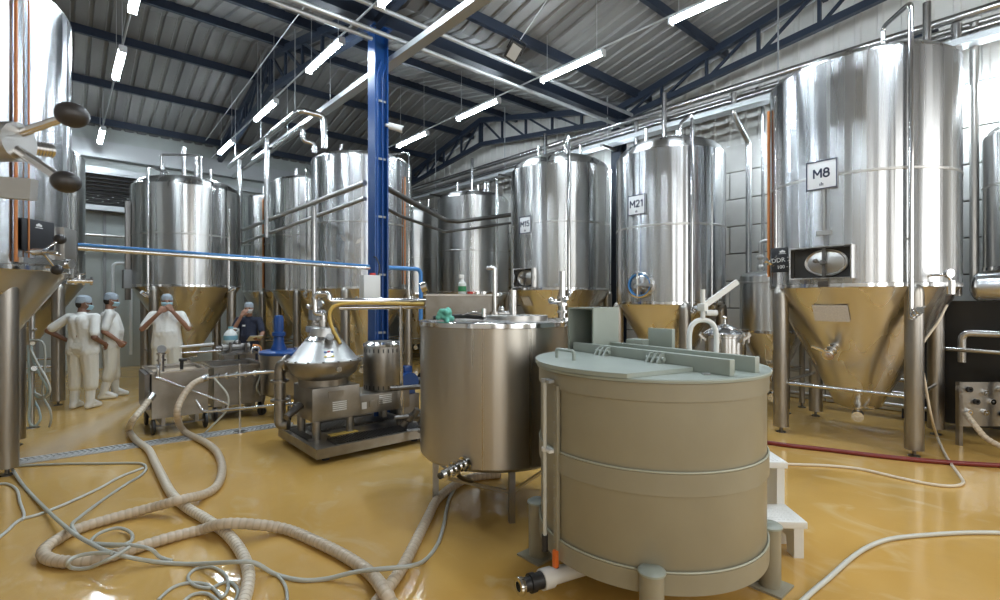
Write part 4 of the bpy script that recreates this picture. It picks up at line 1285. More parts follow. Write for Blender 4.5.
# ================================================================== carts, pumps and mixer on the left
def cart(name, label, p, rz, w, d, h, rim=True):
    t = thing(name, label, 'cart', p, rz)
    zb = .20
    th = .012
    a = MB()
    a.box2((0, 0, zb), (w, d, zb + th)); a.box2((0, 0, zb + th), (w, th, h)); a.box2((0, d - th, zb + th), (w, d, h)); a.box2((0, th, zb + th), (th, d - th, h)); a.box2((w - th, th, zb + th), (w, d - th, h))
    a.build('body', 'steel_dull', t, False)
    a = MB()
    a.box2((-.02, -.02, h - .005), (w + .02, .02, h + .015)); a.box2((-.02, d - .02, h - .005), (w + .02, d + .02, h + .015)); a.box2((-.02, .02, h - .005), (.02, d - .02, h + .015)); a.box2((w - .02, .02, h - .005), (w + .02, d - .02, h + .015))
    a.build('rim', 'steel', t, False)
    wm = MB().lathe([(.02, -.02), (.085, -.02), (.10, -.012), (.10, .012), (.085, .02), (.02, .02)], 20, closed=True)
    wm = wm.mesh('wheel', 'rubber')
    for x in (.02, w - .02):
        for y in (.06, d - .06):
            o = obj('wheel', wm, t, (x, y, .10)); o.rotation_euler = (0, PI / 2, 0)
            MB().lathe([(.001, -.026), (.022, -.026), (.022, .026), (.001, .026)], 12).build('hub', 'steel', o)
    for y in (.06, d - .06): MB().bar((.02, y, .10), (w - .02, y, .10), .02, .02).build('axle', 'steel_dark', t, False)
    for x in (.12, w - .12): MB().box2((x - .02, .02, .10), (x + .02, d - .02, zb)).build('axle_block', 'steel_dull', t, False)
    return t
c1 = cart('filter_cart', 'open steel box cart with a tan screen in front of the workers', (*C(-4.22, 6.06)[:2], 0), 0, .60, .78, .76)
MB().box2((.02, .02, .70), (.58, .76, .72)).build('screen', 'grain_mesh', c1, False)
a = MB(); a.tube(elbow_path([(.05, .0, .70), (.05, -.12, .70), (.05, -.12, .85), (.05, .02, .85)], .04), .018); a.build('push_handle', 'steel', c1)
a = MB(); a.cyl((.10, .05, .76), (.10, .05, .98), .035); a.cyl((.10, .05, .98), (.10, .05, 1.0), .05); a.cyl((.10, .05, .82), (.10, .05, .84), .05); a.cyl((.10, .05, .90), (.10, .05, .92), .05); a.build('inlet_valve', 'steel', c1)
MB().cyl((.10, .02, 1.04), (.10, -.0, 1.05), .05).build('pressure_gauge', 'steel_dark', c1)
MB().cyl((.34, .2, .76), (.34, .2, .88), .02).cyl((.31, .2, .88), (.40, .2, .88), .02).build('tap', 'rubber', c1)
MB().box2((-.06, .10, .30), (-.01, .70, .74)).build('side_panel', 'steel_dark', c1, False)
c2 = cart('trough_cart', 'low steel trough cart behind the tan screen cart', (*C(-3.86, 6.75)[:2], 0), 0, .62, .70, .74)
MB().tube(catmull([(.55, .05, .72), (.58, -.04, .60), (.52, -.06, .42), (.58, -.03, .3)], 5), .014).build('drain_hose', 'hose_clear', c2)
MB().cyl((.60, .1, .76), (.60, .1, .90), .02).tube(elbow_path([(.6, .1, .9), (.6, .1, .97), (.5, .1, .97), (.5, .1, .88)], .04), .016).build('handle_pipe', 'steel', c2)
ps = thing('pump_stand', 'narrow steel pump stand carrying a white jug', 'stand', (*C(-4.18, 7.95)[:2], 0))
MB().box2((-.25, -.2, .80), (.25, .2, .83)).build('top', 'steel', ps, False)
MB().box2((-.22, -.18, .06), (-.08, .18, .80)).box2((.08, -.18, .06), (.22, .18, .80)).build('pedestal', 'steel_dull', ps, False)
for x in (-.2, .2):
    for y in (-.15, .15): MB().cyl((x, y, 0), (x, y, .07), .025).build('foot', 'rubber', ps)
a = MB(); a.cyl((-.22, 0, .90), (.18, 0, .90), .06); a.cyl((-.3, 0, .9), (-.2, 0, .9), .03); a.sphere((.0, .02, .96), .06); a.cyl((.1, -.1, .83), (.1, -.1, .97), .02); a.cyl((-.12, -.1, .83), (-.12, -.1, .99), .018); a.box((0, 0, .84), (.3, .14, .03))
a.build('pump', 'steel_dark', ps)
MB().tube(catmull([(.20, -.1, .92), (.30, -.12, .88), (.30, -.14, .70), (.24, -.15, .55)], 6), .03).build('orange_hose', 'orange_hose', ps)
jg = thing('jug', 'white plastic jug with a pale blue label on the pump stand', 'jug', (*C(-4.30, 7.98)[:2], .955))
MB().lathe([(.001, .0), (.09, .0), (.10, .02), (.10, .13), (.08, .18), (.04, .22), (.035, .24), (.001, .24)], 24).build('body', 'bottle_white', jg)
MB().lathe([(.101, .06), (.102, .06), (.102, .13), (.101, .13)], 24).build('label', 'label_blue', jg)
MB().cyl((0, 0, .24), (0, 0, .27), .04).build('cap', 'label_blue', jg)
MB().tube(catmull([(.07, -.03, .18), (.105, -.04, .21), (.07, -.03, .24), (.03, -.015, .235)], 5), .012).build('handle', 'bottle_white', jg)
# lance and tie rods resting over the carts
def rod(label, pts, r, mt='steel', name='lance_pipe', bend=.05):
    return pipe_run(name, label, 'pipe', pts, r, mt, 'loose pipes among the carts', bend)
ld = thing('lance_stand', 'steel lance with clamps held on a thin upright post', 'stand', (*C(-3.25, 6.25)[:2], 0))
lb = Vector((*C(-3.25, 6.25)[:2], 0))
MB().cyl((0, 0, .012), (0, 0, .86), .014).build('post', 'steel', ld)
MB().lathe([(.001, 0), (.10, 0), (.10, .008), (.02, .014), (.001, .014)], 20).build('base', 'steel', ld)
l0, l1 = Vector(at(204, 378, 6.22)) - lb, Vector(at(276, 371, 6.25)) - lb
MB().cyl(l0, l1, .020).build('lance', 'steel_polished', ld)
for k in range(6): MB().cyl(l0.lerp(l1, .05 + k * .13), l0.lerp(l1, .08 + k * .13), .038, seg=14).build('clamp', 'steel_polished', ld)
rod('thin steel rod leaning from the tan screen cart down to the right', [at(155, 377, 5.95), at(228, 404, 6.1)], .014)
rod('long thin horizontal steel pipe from the carts to the centrifuge', [at(196, 400, 5.9), at(203, 412, 5.9), at(312, 402, 5.8)], .016)
rod('thin curved drain pipe beside the upright post', [at(214, 378, 6.1), at(229, 395, 6.1), at(228, 410, 6.1), at(205, 433, 6.05)], .011, 'hose_clear', bend=.2)
rod('steel pipe running level behind the tan screen cart', [at(180, 347, 7.2), at(214, 344, 7.4)], .02, 'white_paint')

mxr = thing('mixer_tank', 'small steel mixing tank with a blue lid and blue motor', 'tank', (*C(-3.05, 7.15)[:2], 0))
MB().lathe([(.001, .24), (.12, .24), (.33, .34), (.34, .36), (.34, .90)], 48).build('shell', 'brushed_steel', mxr)
MB().lathe([(.36, .885), (.365, .89), (.365, .92), (.34, .935), (.001, .94)], 48).build('lid', 'blue_paint', mxr)
for k in range(3):
    an = .3 + k * 2 * PI / 3
    q = Vector((math.cos(an), math.sin(an), 0))
    l = MB().bar(q * .30 + up * .40, q * .36 + up * .13, .045, .03).build('leg', 'steel_dark', mxr, False)
    MB().lathe([(.001, -.018), (.06, -.018), (.065, 0), (.06, .018), (.001, .018)], 16, tuple(q * .36 + up * .066), (-q.y, q.x, 0)).build('caster', 'rubber', l)
a = MB().lathe([(.11, 1.10), (.11, 1.12), (.075, 1.20), (.07, 1.30), (.09, 1.31), (.09, 1.36), (.06, 1.37), (.06, 1.58), (.05, 1.60), (.001, 1.605)], 24, (-.09, .06, -.17)); 
mt_ = a.build('motor', 'blue_paint', mxr)
for k in range(10):
    an = 2 * PI * k / 10; q = Vector((-.09 + .062 * math.cos(an), .06 + .062 * math.sin(an), 0))
    MB().bar(q + up * 1.22, q + up * 1.39, .006, .012).build('cooling_fin', 'blue_paint', mt_, False)
MB().cyl((.12, -.1, .93), (.12, -.1, .98), .05).cyl((.2, .05, .93), (.2, .05, .97), .03).build('ports', 'steel', mxr)
vlv = thing('control_valve', 'pale grey valve cluster on a pipe behind the blue mixer motor', 'valve', (*C(-2.88, 7.75)[:2], 0))
MB().cyl((0, 0, 0), (0, 0, 3.1), .035).build('standpipe', 'steel', vlv)
MB().lathe([(.001, 0), (.09, 0), (.09, .012), (.001, .012)], 16).build('base_flange', 'steel', vlv)
MB().box((0.02, -.05, 1.42), (.20, .16, .16), .01).box((.02, -.05, 1.58), (.12, .13, .12), .01).box((.0, -.05, 1.20), (.24, .18, .09), .01).build('actuator', 'mid_grey', vlv)
a = MB()
for z in (1.16, 1.27, 1.35, 1.52, 1.66): a.cyl((.02, -.05, z), (.02, -.05, z + .022), .085)
for q in ((.14, -.05, 1.45), (-.11, -.06, 1.55), (.13, -.08, 1.25), (.12, -.02, 1.60)): a.sphere(q, .04, 10, 7)
a.build('fittings', 'steel', vlv)
# small blue pump behind the motor
bp = thing('blue_pump', 'small bright blue pump behind the centrifuge motor', 'pump', (*C(-1.28, 6.72)[:2], 0))
MB().box((0, 0, .20), (.30, .26, .40), .01).build('plinth', 'steel_dark', bp)
MB().cyl((0, .14, .56), (0, -.14, .56), .13, seg=24).box((0, 0, .42), (.2, .2, .06)).box((.02, 0, .72), (.12, .12, .09), .01).build('motor', 'blue_paint', bp)
MB().cyl((.13, 0, .54), (.30, .0, .54), .05).lathe([(.03, -.02), (.11, -.02), (.11, .02), (.03, .02)], 20, (.28, 0, .54), (1, 0, 0), closed=True).build('handwheel', 'rubber', bp)
MB().tube(elbow_path([(-.15, 0, .60), (-.42, .0, .60), (-.42, 0, .05)], .08), .03).build('suction_pipe', 'blue_paint', bp)
vx = thing('floor_valve_cluster', 'tangle of dark pipe fittings on the floor between the skid and the steel tank', 'fittings', (*C(-.92, 5.85)[:2], 0))
a = MB()
random.seed(5)
a.tube(elbow_path([(-.3, .1, .30), (.35, -.15, .30), (.35, -.15, .06)], .06), .03); a.tube(elbow_path([(-.3, .2, .62), (.3, -.0, .62), (.3, 0, .02)], .06), .03); a.tube(elbow_path([(-.2, .0, .15), (.3, -.2, .12)], .06), .03)
for k in range(9): a.cyl((-.2 + k * .06, .08 - k * .03, .20 + (k % 3) * .06), (-.17 + k * .06, .05 - k * .03, .26 + (k % 3) * .06), .045)
a.build('fittings', 'steel_dark', vx)

# ================================================================== trough table with bottle, behind the steel tank
tb = thing('trough_table', 'long steel trough on legs behind the brushed steel tank', 'trough', (*C(-.42, 5.65)[:2], 0), TH * 0)
tm = Matrix.Rotation(-TH, 4, 'Z')
a = MB(); a.M = tm; a.box2((-.40, -.14, 1.38), (.39, .14, 1.70)); a.build('box', 'steel_dull', tb, False)
a = MB(); a.M = tm; a.box2((-.42, -.16, 1.695), (.41, .16, 1.715)); a.build('rim_shelf', 'steel_polished', tb, False)
for x in (-.36, .35):
    for y in (-.11, .11):
        a = MB(); a.M = tm; a.bar((x, y, 0), (x, y, 1.40), .035, .035); a.build('leg', 'leg_steel', tb, False)
a = MB(); a.M = tm; a.tube(elbow_path([(.36, -.16, 1.36), (.36, -.20, 1.45), (.36, -.20, 2.0), (.27, -.20, 2.0)], .03), .026); a.cyl((.36, -.2, 1.48), (.36, -.2, 1.52), .05); a.build('standpipe', 'steel', tb)
a = MB(); a.M = tm; a.cyl((-.44, -.18, 1.78), (-.38, -.18, 1.80), .06); a.cyl((-.40, -.14, 1.70), (-.40, -.16, 1.78), .02); a.build('light_head', 'steel_polished', tb)
sbt = thing('spray_bottle', 'white spray bottle with a green label on the steel trough', 'bottle', (*C(-.425, 5.62)[:2], 1.715))
MB().lathe([(.001, 0), (.042, 0), (.045, .01), (.045, .12), (.02, .15), (.018, .17), (.001, .17)], 20).build('body', 'bottle_white', sbt)
MB().lathe([(.0455, .03), (.0465, .03), (.0465, .09), (.0455, .09)], 20).build('label', 'label_green', sbt)
MB().box((-.01, 0, .20), (.06, .03, .04), .006).cyl((0, 0, .17), (0, 0, .185), .02).build('trigger_head', 'white_plastic', sbt)
for k, (dx, col, lab) in enumerate(((.09, 'valve_red', 'tiny red fitting beside the spray bottle'), (.17, 'steel_polished', 'small steel clamp at the middle of the trough shelf'), (.24, 'steel_polished', 'small steel clamp near the standpipe on the trough shelf'))):
    o = thing('pipe_clamp', lab, 'clamp', (*C(-.425 + dx, 5.62)[:2], 1.715), group='fittings on the trough shelf')
    MB().lathe([(.02, .0), (.034, .0), (.034, .03), (.02, .03)], 16, closed=True).build('ring', col, o)
    MB().cyl((.03, 0, .015), (.055, 0, .03), .007).build('wing_nut', col, o)

# ================================================================== small lidded pot behind the grey tank
kp = thing('pressure_pot', 'small shiny pot with a conical lid behind the grey plastic tank', 'pot', (*C(2.47, 5.5)[:2], 0))
MB().lathe([(.001, .80), (.16, .80), (.20, .84), (.20, 1.24), (.215, 1.245), (.215, 1.265), (.20, 1.27)], 40).build('body', 'tank_steel_bright', kp)
MB().lathe([(.225, 1.262), (.225, 1.285), (.19, 1.31), (.04, 1.385), (.001, 1.39)], 40).build('lid', 'steel_polished', kp)
MB().cyl((0, 0, 1.38), (0, 0, 1.44), .015).sphere((0, 0, 1.455), .026).build('lid_knob', 'steel_polished', kp)
for k in range(6):
    an = k * PI / 3 + .2; q = Vector((math.cos(an), math.sin(an), 0))
    MB().bar(q * .19 + up * 1.20, q * .27 + up * 1.27, .03, .02).cyl(q * .25 + up * 1.18, q * .25 + up * 1.30, .012).build('lid_clamp', 'steel_satin', kp)
for k in range(3):
    an = k * 2 * PI / 3; q = Vector((math.cos(an), math.sin(an), 0)) * .17
    MB().cyl(q, q + up * .86, .022).build('leg', 'leg_steel', kp)

# ================================================================== step stool
so = Vector(fl(764, 546))
sl = thing('step_stool', 'white plastic two step stool behind the grey plastic tank', 'stool', (so.x, so.y, 0), -TH - math.radians(4))
def slab(x0, x1, y0, y1, z, nm):
    a = MB(); a.box2((x0, y0, z - .045), (x1, y1, z), .008); o = a.build(nm, 'white_plastic', sl)
    g = MB(); 
    for i in range(int((x1 - x0 - .04) / .028)):
        for j in range(int((y1 - y0 - .04) / .028)): g.box((x0 + .034 + i * .028, y0 + .034 + j * .028, z + .001), (.016, .008, .003))
    g = g.build('grip_studs', 'white_plastic', o, False); g['kind'] = 'stuff'
slab(-.22, .20, -.16, .13, .235, 'lower_step'); slab(-.22, .21, .11, .38, .53, 'upper_step')
for x0 in (-.20, .12):
    a = MB(); a.prism([(-.15, 0.0), (-.06, 0.0), (-.045, .10), (.07, .10), (.08, 0), (.36, 0), (.36, .49), (.13, .49), (.12, .19), (-.15, .19)] if x0 < 0 else [(-.15, 0.0), (-.06, 0.0), (-.045, .10), (.03, .10), (.04, 0), (.12, 0), (.12, .19), (-.15, .19)], .06, 'x', x0)
    a.build('side', 'white_plastic', sl, False)
MB().prism([(.13, 0), (.36, 0), (.36, .49), (.13, .49)], .05, 'x', .145).build('side', 'white_plastic', sl, False)

# ================================================================== right edge equipment
hv = thing('pasteuriser', 'dark pump skid with a fat horizontal steel vessel at the right edge', 'skid', (8.60, .10, 0))
# thick horizontal cylinder on a stand
MB().cyl((-.7, -1.3, 1.80), (-.7, .58, 1.80), .16, seg=32).sphere((-.7, .58, 1.80), .16, 24, 12, (1, .5, 1)).build('vessel', 'tank_steel_bright', hv)
MB().box2((-.18, -1.2, .10), (.25, 1.0, 1.64)).build('cabinet', 'cabinet_black', hv, False)
for y in (-1.0, .35): MB().box((-.7, y, .83), (.06, .06, 1.66)).build('stand_leg', 'cabinet_black', hv, False)
MB().tube(elbow_path([(-.42, -1.0, 1.25), (-.42, .75, 1.25), (-.42, .75, .9)], .08), .045).build('pipe', 'steel', hv)
MB().tube(elbow_path([(-.42, .35, 1.62), (-.42, .35, .45)], .08), .04).build('pipe', 'steel_satin', hv)
MB().tube(elbow_path([(-.40, 1.0, 1.05), (-.62, .3, 1.05), (-.62, -1.0, 1.05)], .08), .026).build('pipe', 'steel', hv)
for z in (1.1, 1.4, .62):
    MB().cyl((-.42, .35, z - .05), (-.42, .35, z + .05), .075).build('valve_body', 'steel_satin', hv)
    MB().cyl((-.42, .35, z + .06), (-.42, .35, z + .10), .045).build('valve_collar', 'valve_orange', hv)
MB().lathe([(.09, -.05), (.15, -.05), (.15, .05), (.09, .05)], 28, (-.40, -.02, 1.02), (-1, 0, 0), closed=True).build('motor_ring', 'steel_satin', hv)
MB().cyl((-.30, -.02, 1.02), (-.48, -.02, 1.02), .09).build('motor', 'cabinet_black', hv)
mp = thing('port_panel', 'perforated steel hose port panel on legs at the right edge', 'panel', (*C(5.20, 5.66)[:2], 0))
a = MB(); a.M = tm
a.box2((0, 0, .22), (.95, .012, .72)); a.build('plate', 'steel_satin', mp, False)
for x in (.02, .92):
    a = MB(); a.M = tm; a.box2((x - .02, .0, 0), (x + .02, .05, .72)); a.build('leg', 'leg_steel', mp, False)
for k, (x, z) in enumerate(((.10, .64), (.28, .60), (.46, .64), (.18, .50), (.36, .50), (.28, .38), (.48, .36), (.62, .5), (.10, .38))):
    a = MB(); a.M = tm; a.lathe([(.014, -.01), (.032, -.01), (.032, .02), (.014, .02)], 16, (x, -.01, z), (0, -1, 0), closed=True); a.build('port', 'steel_polished' if k % 3 else 'rubber', mp)

# ================================================================== floor drain
d0, d1 = Vector(fl(12, 463)), Vector(fl(292, 423.5))
dl = (d1 - d0); L = dl.length; da = math.atan2(dl.y, dl.x)
dn = thing('floor_drain', 'long slotted steel floor drain crossing behind the hoses', 'drain', (d0.x, d0.y, 0), da)
MB().box2((0, -.105, .0005), (L, .105, .003)).build('channel', 'drain_shade', dn, False)  # flat dark sheet stands for the shade down the drain
a = MB()
for y in (-.11, .11, 0): a.box((L / 2, y, .006), (L, .018, .010))
a.build('frame', 'drain_steel', dn, False)
a = MB(); n = int(L / .05)
for k in range(n):
    for s in (-1, 1):
        a.M = Matrix.Translation((k * .05 + .025, s * .055, .006)) @ Matrix.Rotation(s * .5, 4, 'Z')
        a.box((0, 0, 0), (.024, .115, .009))
g = a.build('grating', 'drain_steel', dn, False); g['kind'] = 'stuff'

# ================================================================== hoses on the floor
def floor_path(pts, r):
    out = []
    for p in pts:
        lift = p[2] if len(p) > 2 else 0.0
        if len(p) > 3: out.append(at(p[0], p[1], p[3]))
        else:
            z = r + lift
            out.append(fl(p[0], p[1] + 0.0, z))
    return out
def hose(name, label, pts, r, mt, ribbed=False, n=10, seg=12, group='hoses lying on the floor', fit=None):
    path = catmull(floor_path(pts, r), n)
    if ribbed:
        # resample evenly, then alternate the radius for the spiral ribs
        step = .011; res = [path[0]]; acc = 0.0
        for i in range(1, len(path)):
            a_, b_ = path[i - 1], path[i]; l_ = (b_ - a_).length; d_ = step - acc
            while d_ <= l_:
                res.append(a_.lerp(b_, d_ / l_)); d_ += step
            acc = l_ - (d_ - step)
        path = res
        if len(path) < 4: return
        t = thing(name, label, 'hose', group=group)
        o = MB().tube(path, r, seg, True, lambda i: r * (1.0 if (i // 2) % 2 else .92)).build('hose_body', mt, t)
        o.data.materials.append(MATS['hose_ring'])
        for pi_, pg in enumerate(o.data.polygons):
            if (pi_ // seg) % 4 == 0: pg.material_index = 1
    else:
        t = thing(name, label, 'hose', group=group)
        MB().tube(path, r, seg).build('hose_body', mt, t)
    for which in (fit or ()):
        p, q = (path[0], path[3]) if which == 0 else (path[-1], path[-4])
        dirv = (q - p).normalized()
        MB().cyl(p - dirv * .02, p + dirv * .07, r * 1.12, seg=14).build('end_fitting', 'steel', t)
    return t
hose('ribbed_hose', 'thick ribbed tan hose looping from the carts across the floor to the bottom edge',
     [(206, 377.5, 0, 6.22), (193, 384, 0, 6.05), (182, 398, 0, 5.9), (177, 415, 0, 5.8), (184, 431, 0.02), (203, 441), (216, 451), (222, 467), (218, 484), (205, 494), (180, 500, .075), (150, 508, .02), (110, 519), (75, 530), (52, 543), (43, 553), (52, 560), (75, 562), (100, 559), (130, 550), (165, 539), (200, 530), (222, 524, .07), (250, 524, .055), (285, 529), (315, 541), (345, 556), (370, 573), (385, 592, .07), (396, 615), (402, 640)],
     .037, 'hose_tan', True, 12, 14, fit=(0,))
hose('ribbed_hose', 'pale thick hose dropping from the tan screen cart and curving down to the bottom edge',
     [(152, 396, 0, 6.0), (143, 408, 0, 5.85), (133, 420, 0, 5.7), (129, 430, .03), (136, 440), (148, 449), (155, 462), (163, 478), (172, 494), (186, 507), (206, 519), (226, 533), (240, 550), (248, 570), (247, 590), (240, 612), (232, 640)],
     .036, 'hose_white', True, 12, 14, fit=(0,))
hose('ribbed_hose', 'thick hose curving out from under the brushed steel tank',
     [(500, 474), (470, 478), (452, 487), (437, 500), (428, 517), (418, 537), (410, 553), (402, 568), (391, 584), (375, 605), (360, 625)], .036, 'hose_tan', True, 12, 14)
hose('thin_hose', 'longest thin grey hose, snaking from the left edge to under the brushed steel tank',
     [(2, 447, .25), (10, 465, .05), (24, 486, .0), (48, 511, .02), (72, 532, .085), (92, 544, .09), (112, 553, .088), (150, 561, .02), (190, 564), (235, 562, .088), (255, 563, .075), (275, 574), (300, 580), (325, 579), (355, 572, .05), (380, 569, .088), (410, 566, .088), (425, 560), (437, 545), (443, 528), (446, 512), (450, 497), (459, 485), (475, 478)], .0125, 'hose_grey', n=10)
hose('thin_hose', 'thin grey hose with a sharp turn on the floor near the drain',
     [(14, 466), (60, 464), (100, 463.5), (130, 463), (143, 464), (146, 469), (140, 476), (125, 485), (100, 502), (80, 517, .06), (72, 526, .09), (84, 540, .06), (110, 546, .08), (130, 542, .085), (131, 533, .02), (118, 528, .02), (100, 533, .03), (91, 542, .08), (105, 544, .10), (130, 545, .10), (150, 549, .085), (160, 557, .02), (172, 561)], .011, 'hose_grey', n=10)
hose('thin_hose', 'thin pale hose running from the left edge up to the sharp hose turn',
     [(-8, 543), (6, 532), (20, 520), (40, 514), (70, 502), (100, 488), (120, 477), (143, 468)], .011, 'hose_clear', n=10)
hose('thin_hose', 'short thin pale hose at the left edge under the tank leg', [(-4, 484), (8, 484), (17, 490), (20, 502), (24, 514), (22, 520)], .010, 'hose_clear')
hose('thin_hose', 'thin grey hose loop around the ribbed hose at lower left',
     [(112, 553, .11), (95, 553, .10), (78, 556, .09), (68, 562, .085), (72, 568, .03), (88, 568, .03), (105, 561, .085), (115, 556, .10), (130, 547, .115)], .011, 'hose_grey')
hose('thin_hose', 'coil of thin hose at the bottom edge beside the pale thick hose',
     [(158, 600), (172, 588), (188, 583), (205, 584), (215, 590), (222, 597), (228, 588), (225, 575), (212, 567), (196, 569), (188, 577), (194, 585), (210, 588), (222, 583), (232, 583), (238, 592), (232, 604), (220, 602), (208, 594), (195, 594), (185, 600), (178, 610)], .009, 'hose_grey')
hose('thin_hose', 'thin hose running down from the snaking hose to the bottom edge', [(252, 563, .03), (268, 570), (280, 578), (286, 588), (287, 600), (285, 615)], .009, 'hose_grey')
hose('floor_hose', 'thin pale hose lying from the white stool to the M8 tank valve',
     [(778, 464), (800, 464.5), (825, 465.5), (860, 469), (900, 478), (930, 484), (952, 486), (963, 483), (960, 476), (952, 465), (944, 452), (937, 436, .05), (932, 420, 0, 5.35), (927, 395, 0, 5.3), (922, 365, 0, 5.28), (919, 335, 0, 5.28), (918, 318, 0, 5.28)], .013, 'hose_white', n=10)
hose('floor_hose', 'thin hose curving across the floor at the lower right corner',
     [(795, 608), (812, 592), (830, 577), (850, 559), (868, 547), (890, 539), (925, 535), (970, 532.5), (1010, 533), (1040, 534)], .014, 'hose_clear', n=10)
hose('red_hose', 'dark red hose stretched straight along the floor in front of the M8 tank',
     [(757, 441), (790, 445.5), (830, 450), (880, 456), (930, 461), (1000, 465.5), (1040, 467)], .024, 'hose_red', n=8)
hose('suction_hose', 'thick pale hose leaving the perforated port panel', [(966, 414, 0, 5.60), (974, 424, 0, 5.45), (985, 437, 0, 5.35), (1000, 446, 0, 5.25), (1020, 455, .02)], .03, 'hose_tan', True)
hose('cord_hose', 'thin pale hose slanting along the M8 cone', [(947, 305, 0, 5.35), (938, 322, 0, 5.32), (925, 340, 0, 5.3), (913, 360, 0, 5.28), (911, 364, 0, 5.28)], .012, 'hose_white', group='hoses hanging on the tanks')
# bundle of thin hoses hanging at the left tank
HB = [('hose_pale_blue', [(31, 342), (33, 360), (40, 375), (47, 387), (46, 395), (37, 397), (33, 385)], 'upper pale blue hose loop hanging beside the left tank leg'),
      ('hose_grey', [(30, 340), (42, 342), (45, 355), (44, 375), (43, 395), (50, 410), (51, 420), (49, 428)], 'grey hose hanging to the floor beside the left tank leg'),
      ('hose_pale_blue', [(28, 345), (29, 370), (30, 395), (29, 420), (34, 426), (40, 420), (39, 410), (34, 400)], 'lower pale blue hose hanging beside the left tank leg'),
      ('hose_clear', [(30, 348), (37, 362), (46, 378), (50, 390), (45, 397), (35, 393)], 'clear hose loop hanging beside the left tank leg')]
for mt, pts, lab in HB:
    path = catmull([at(x, y, 6.35 + .02 * k_) for k_, (x, y) in enumerate(pts)], 8)
    t = thing('hanging_hose', lab, 'hose', group='hoses hanging on the tanks')
    MB().tube(path, .013, 8).build('hose_body', mt, t)
hk = thing('hose_tap', 'steel tap where the hanging hoses hook beside the left tank', 'tap', (*at(32, 345, 6.45)[:2], 0))
MB().cyl((0, 0, 0), (0, 0, 1.9), .03).build('standpipe', 'steel_satin', hk)
MB().lathe([(.001, 0), (.08, 0), (.08, .01), (.001, .01)], 16).build('base', 'steel_satin', hk)
MB().cyl((0, 0, 1.1), tuple(Vector(C(.1, -.1, 1.1))), .025).cyl((0, 0, 1.25), tuple(Vector(C(.12, -.08, 1.28))), .015).cyl((0, 0, .75), tuple(Vector(C(.12, -.1, .78))), .03).build('tap_valve', 'steel_polished', hk)

# ================================================================== people
def V(*a): return Vector(a)
def hand_caps(w, d, nrm, side, s=1.0, curl=.5):
    """palm plus five fingers; w wrist, d pointing direction, nrm palm normal (fingers curl towards it), side = thumb direction"""
    d = d.normalized(); nrm = (nrm - d * nrm.dot(d)).normalized(); side = (side - d * side.dot(d) - nrm * side.dot(nrm)).normalized()
    caps = []
    pc = w + d * .085 * s
    for k in (-1.0, -.33, .33, 1.0):
        b = w + d * .085 * s + side * (k * .030 * s)
        caps.append((w + side * (k * .014 * s), .019 * s, b, .0145 * s))
        ln = (.058, .074, .080, .070)[[-1.0, -.33, .33, 1.0].index(k)] * s
        m = b + (d * math.cos(curl) + nrm * math.sin(curl)) * ln * .55
        e = m + (d * math.cos(curl * 2.1) + nrm * math.sin(curl * 2.1)) * ln * .55
        caps.append((b, .0125 * s, m, .0115 * s)); caps.append((m, .0115 * s, e, .0095 * s))
    t0 = w + d * .03 * s + side * .022 * s
    t1 = t0 + (d * .6 + side * .65 + nrm * .35).normalized() * .045 * s
    t2 = t1 + (d * .85 + side * .25 + nrm * .45).normalized() * .040 * s
    caps.append((t0, .016 * s, t1, .0135 * s)); caps.append((t1, .0125 * s, t2, .0105 * s))
    return caps

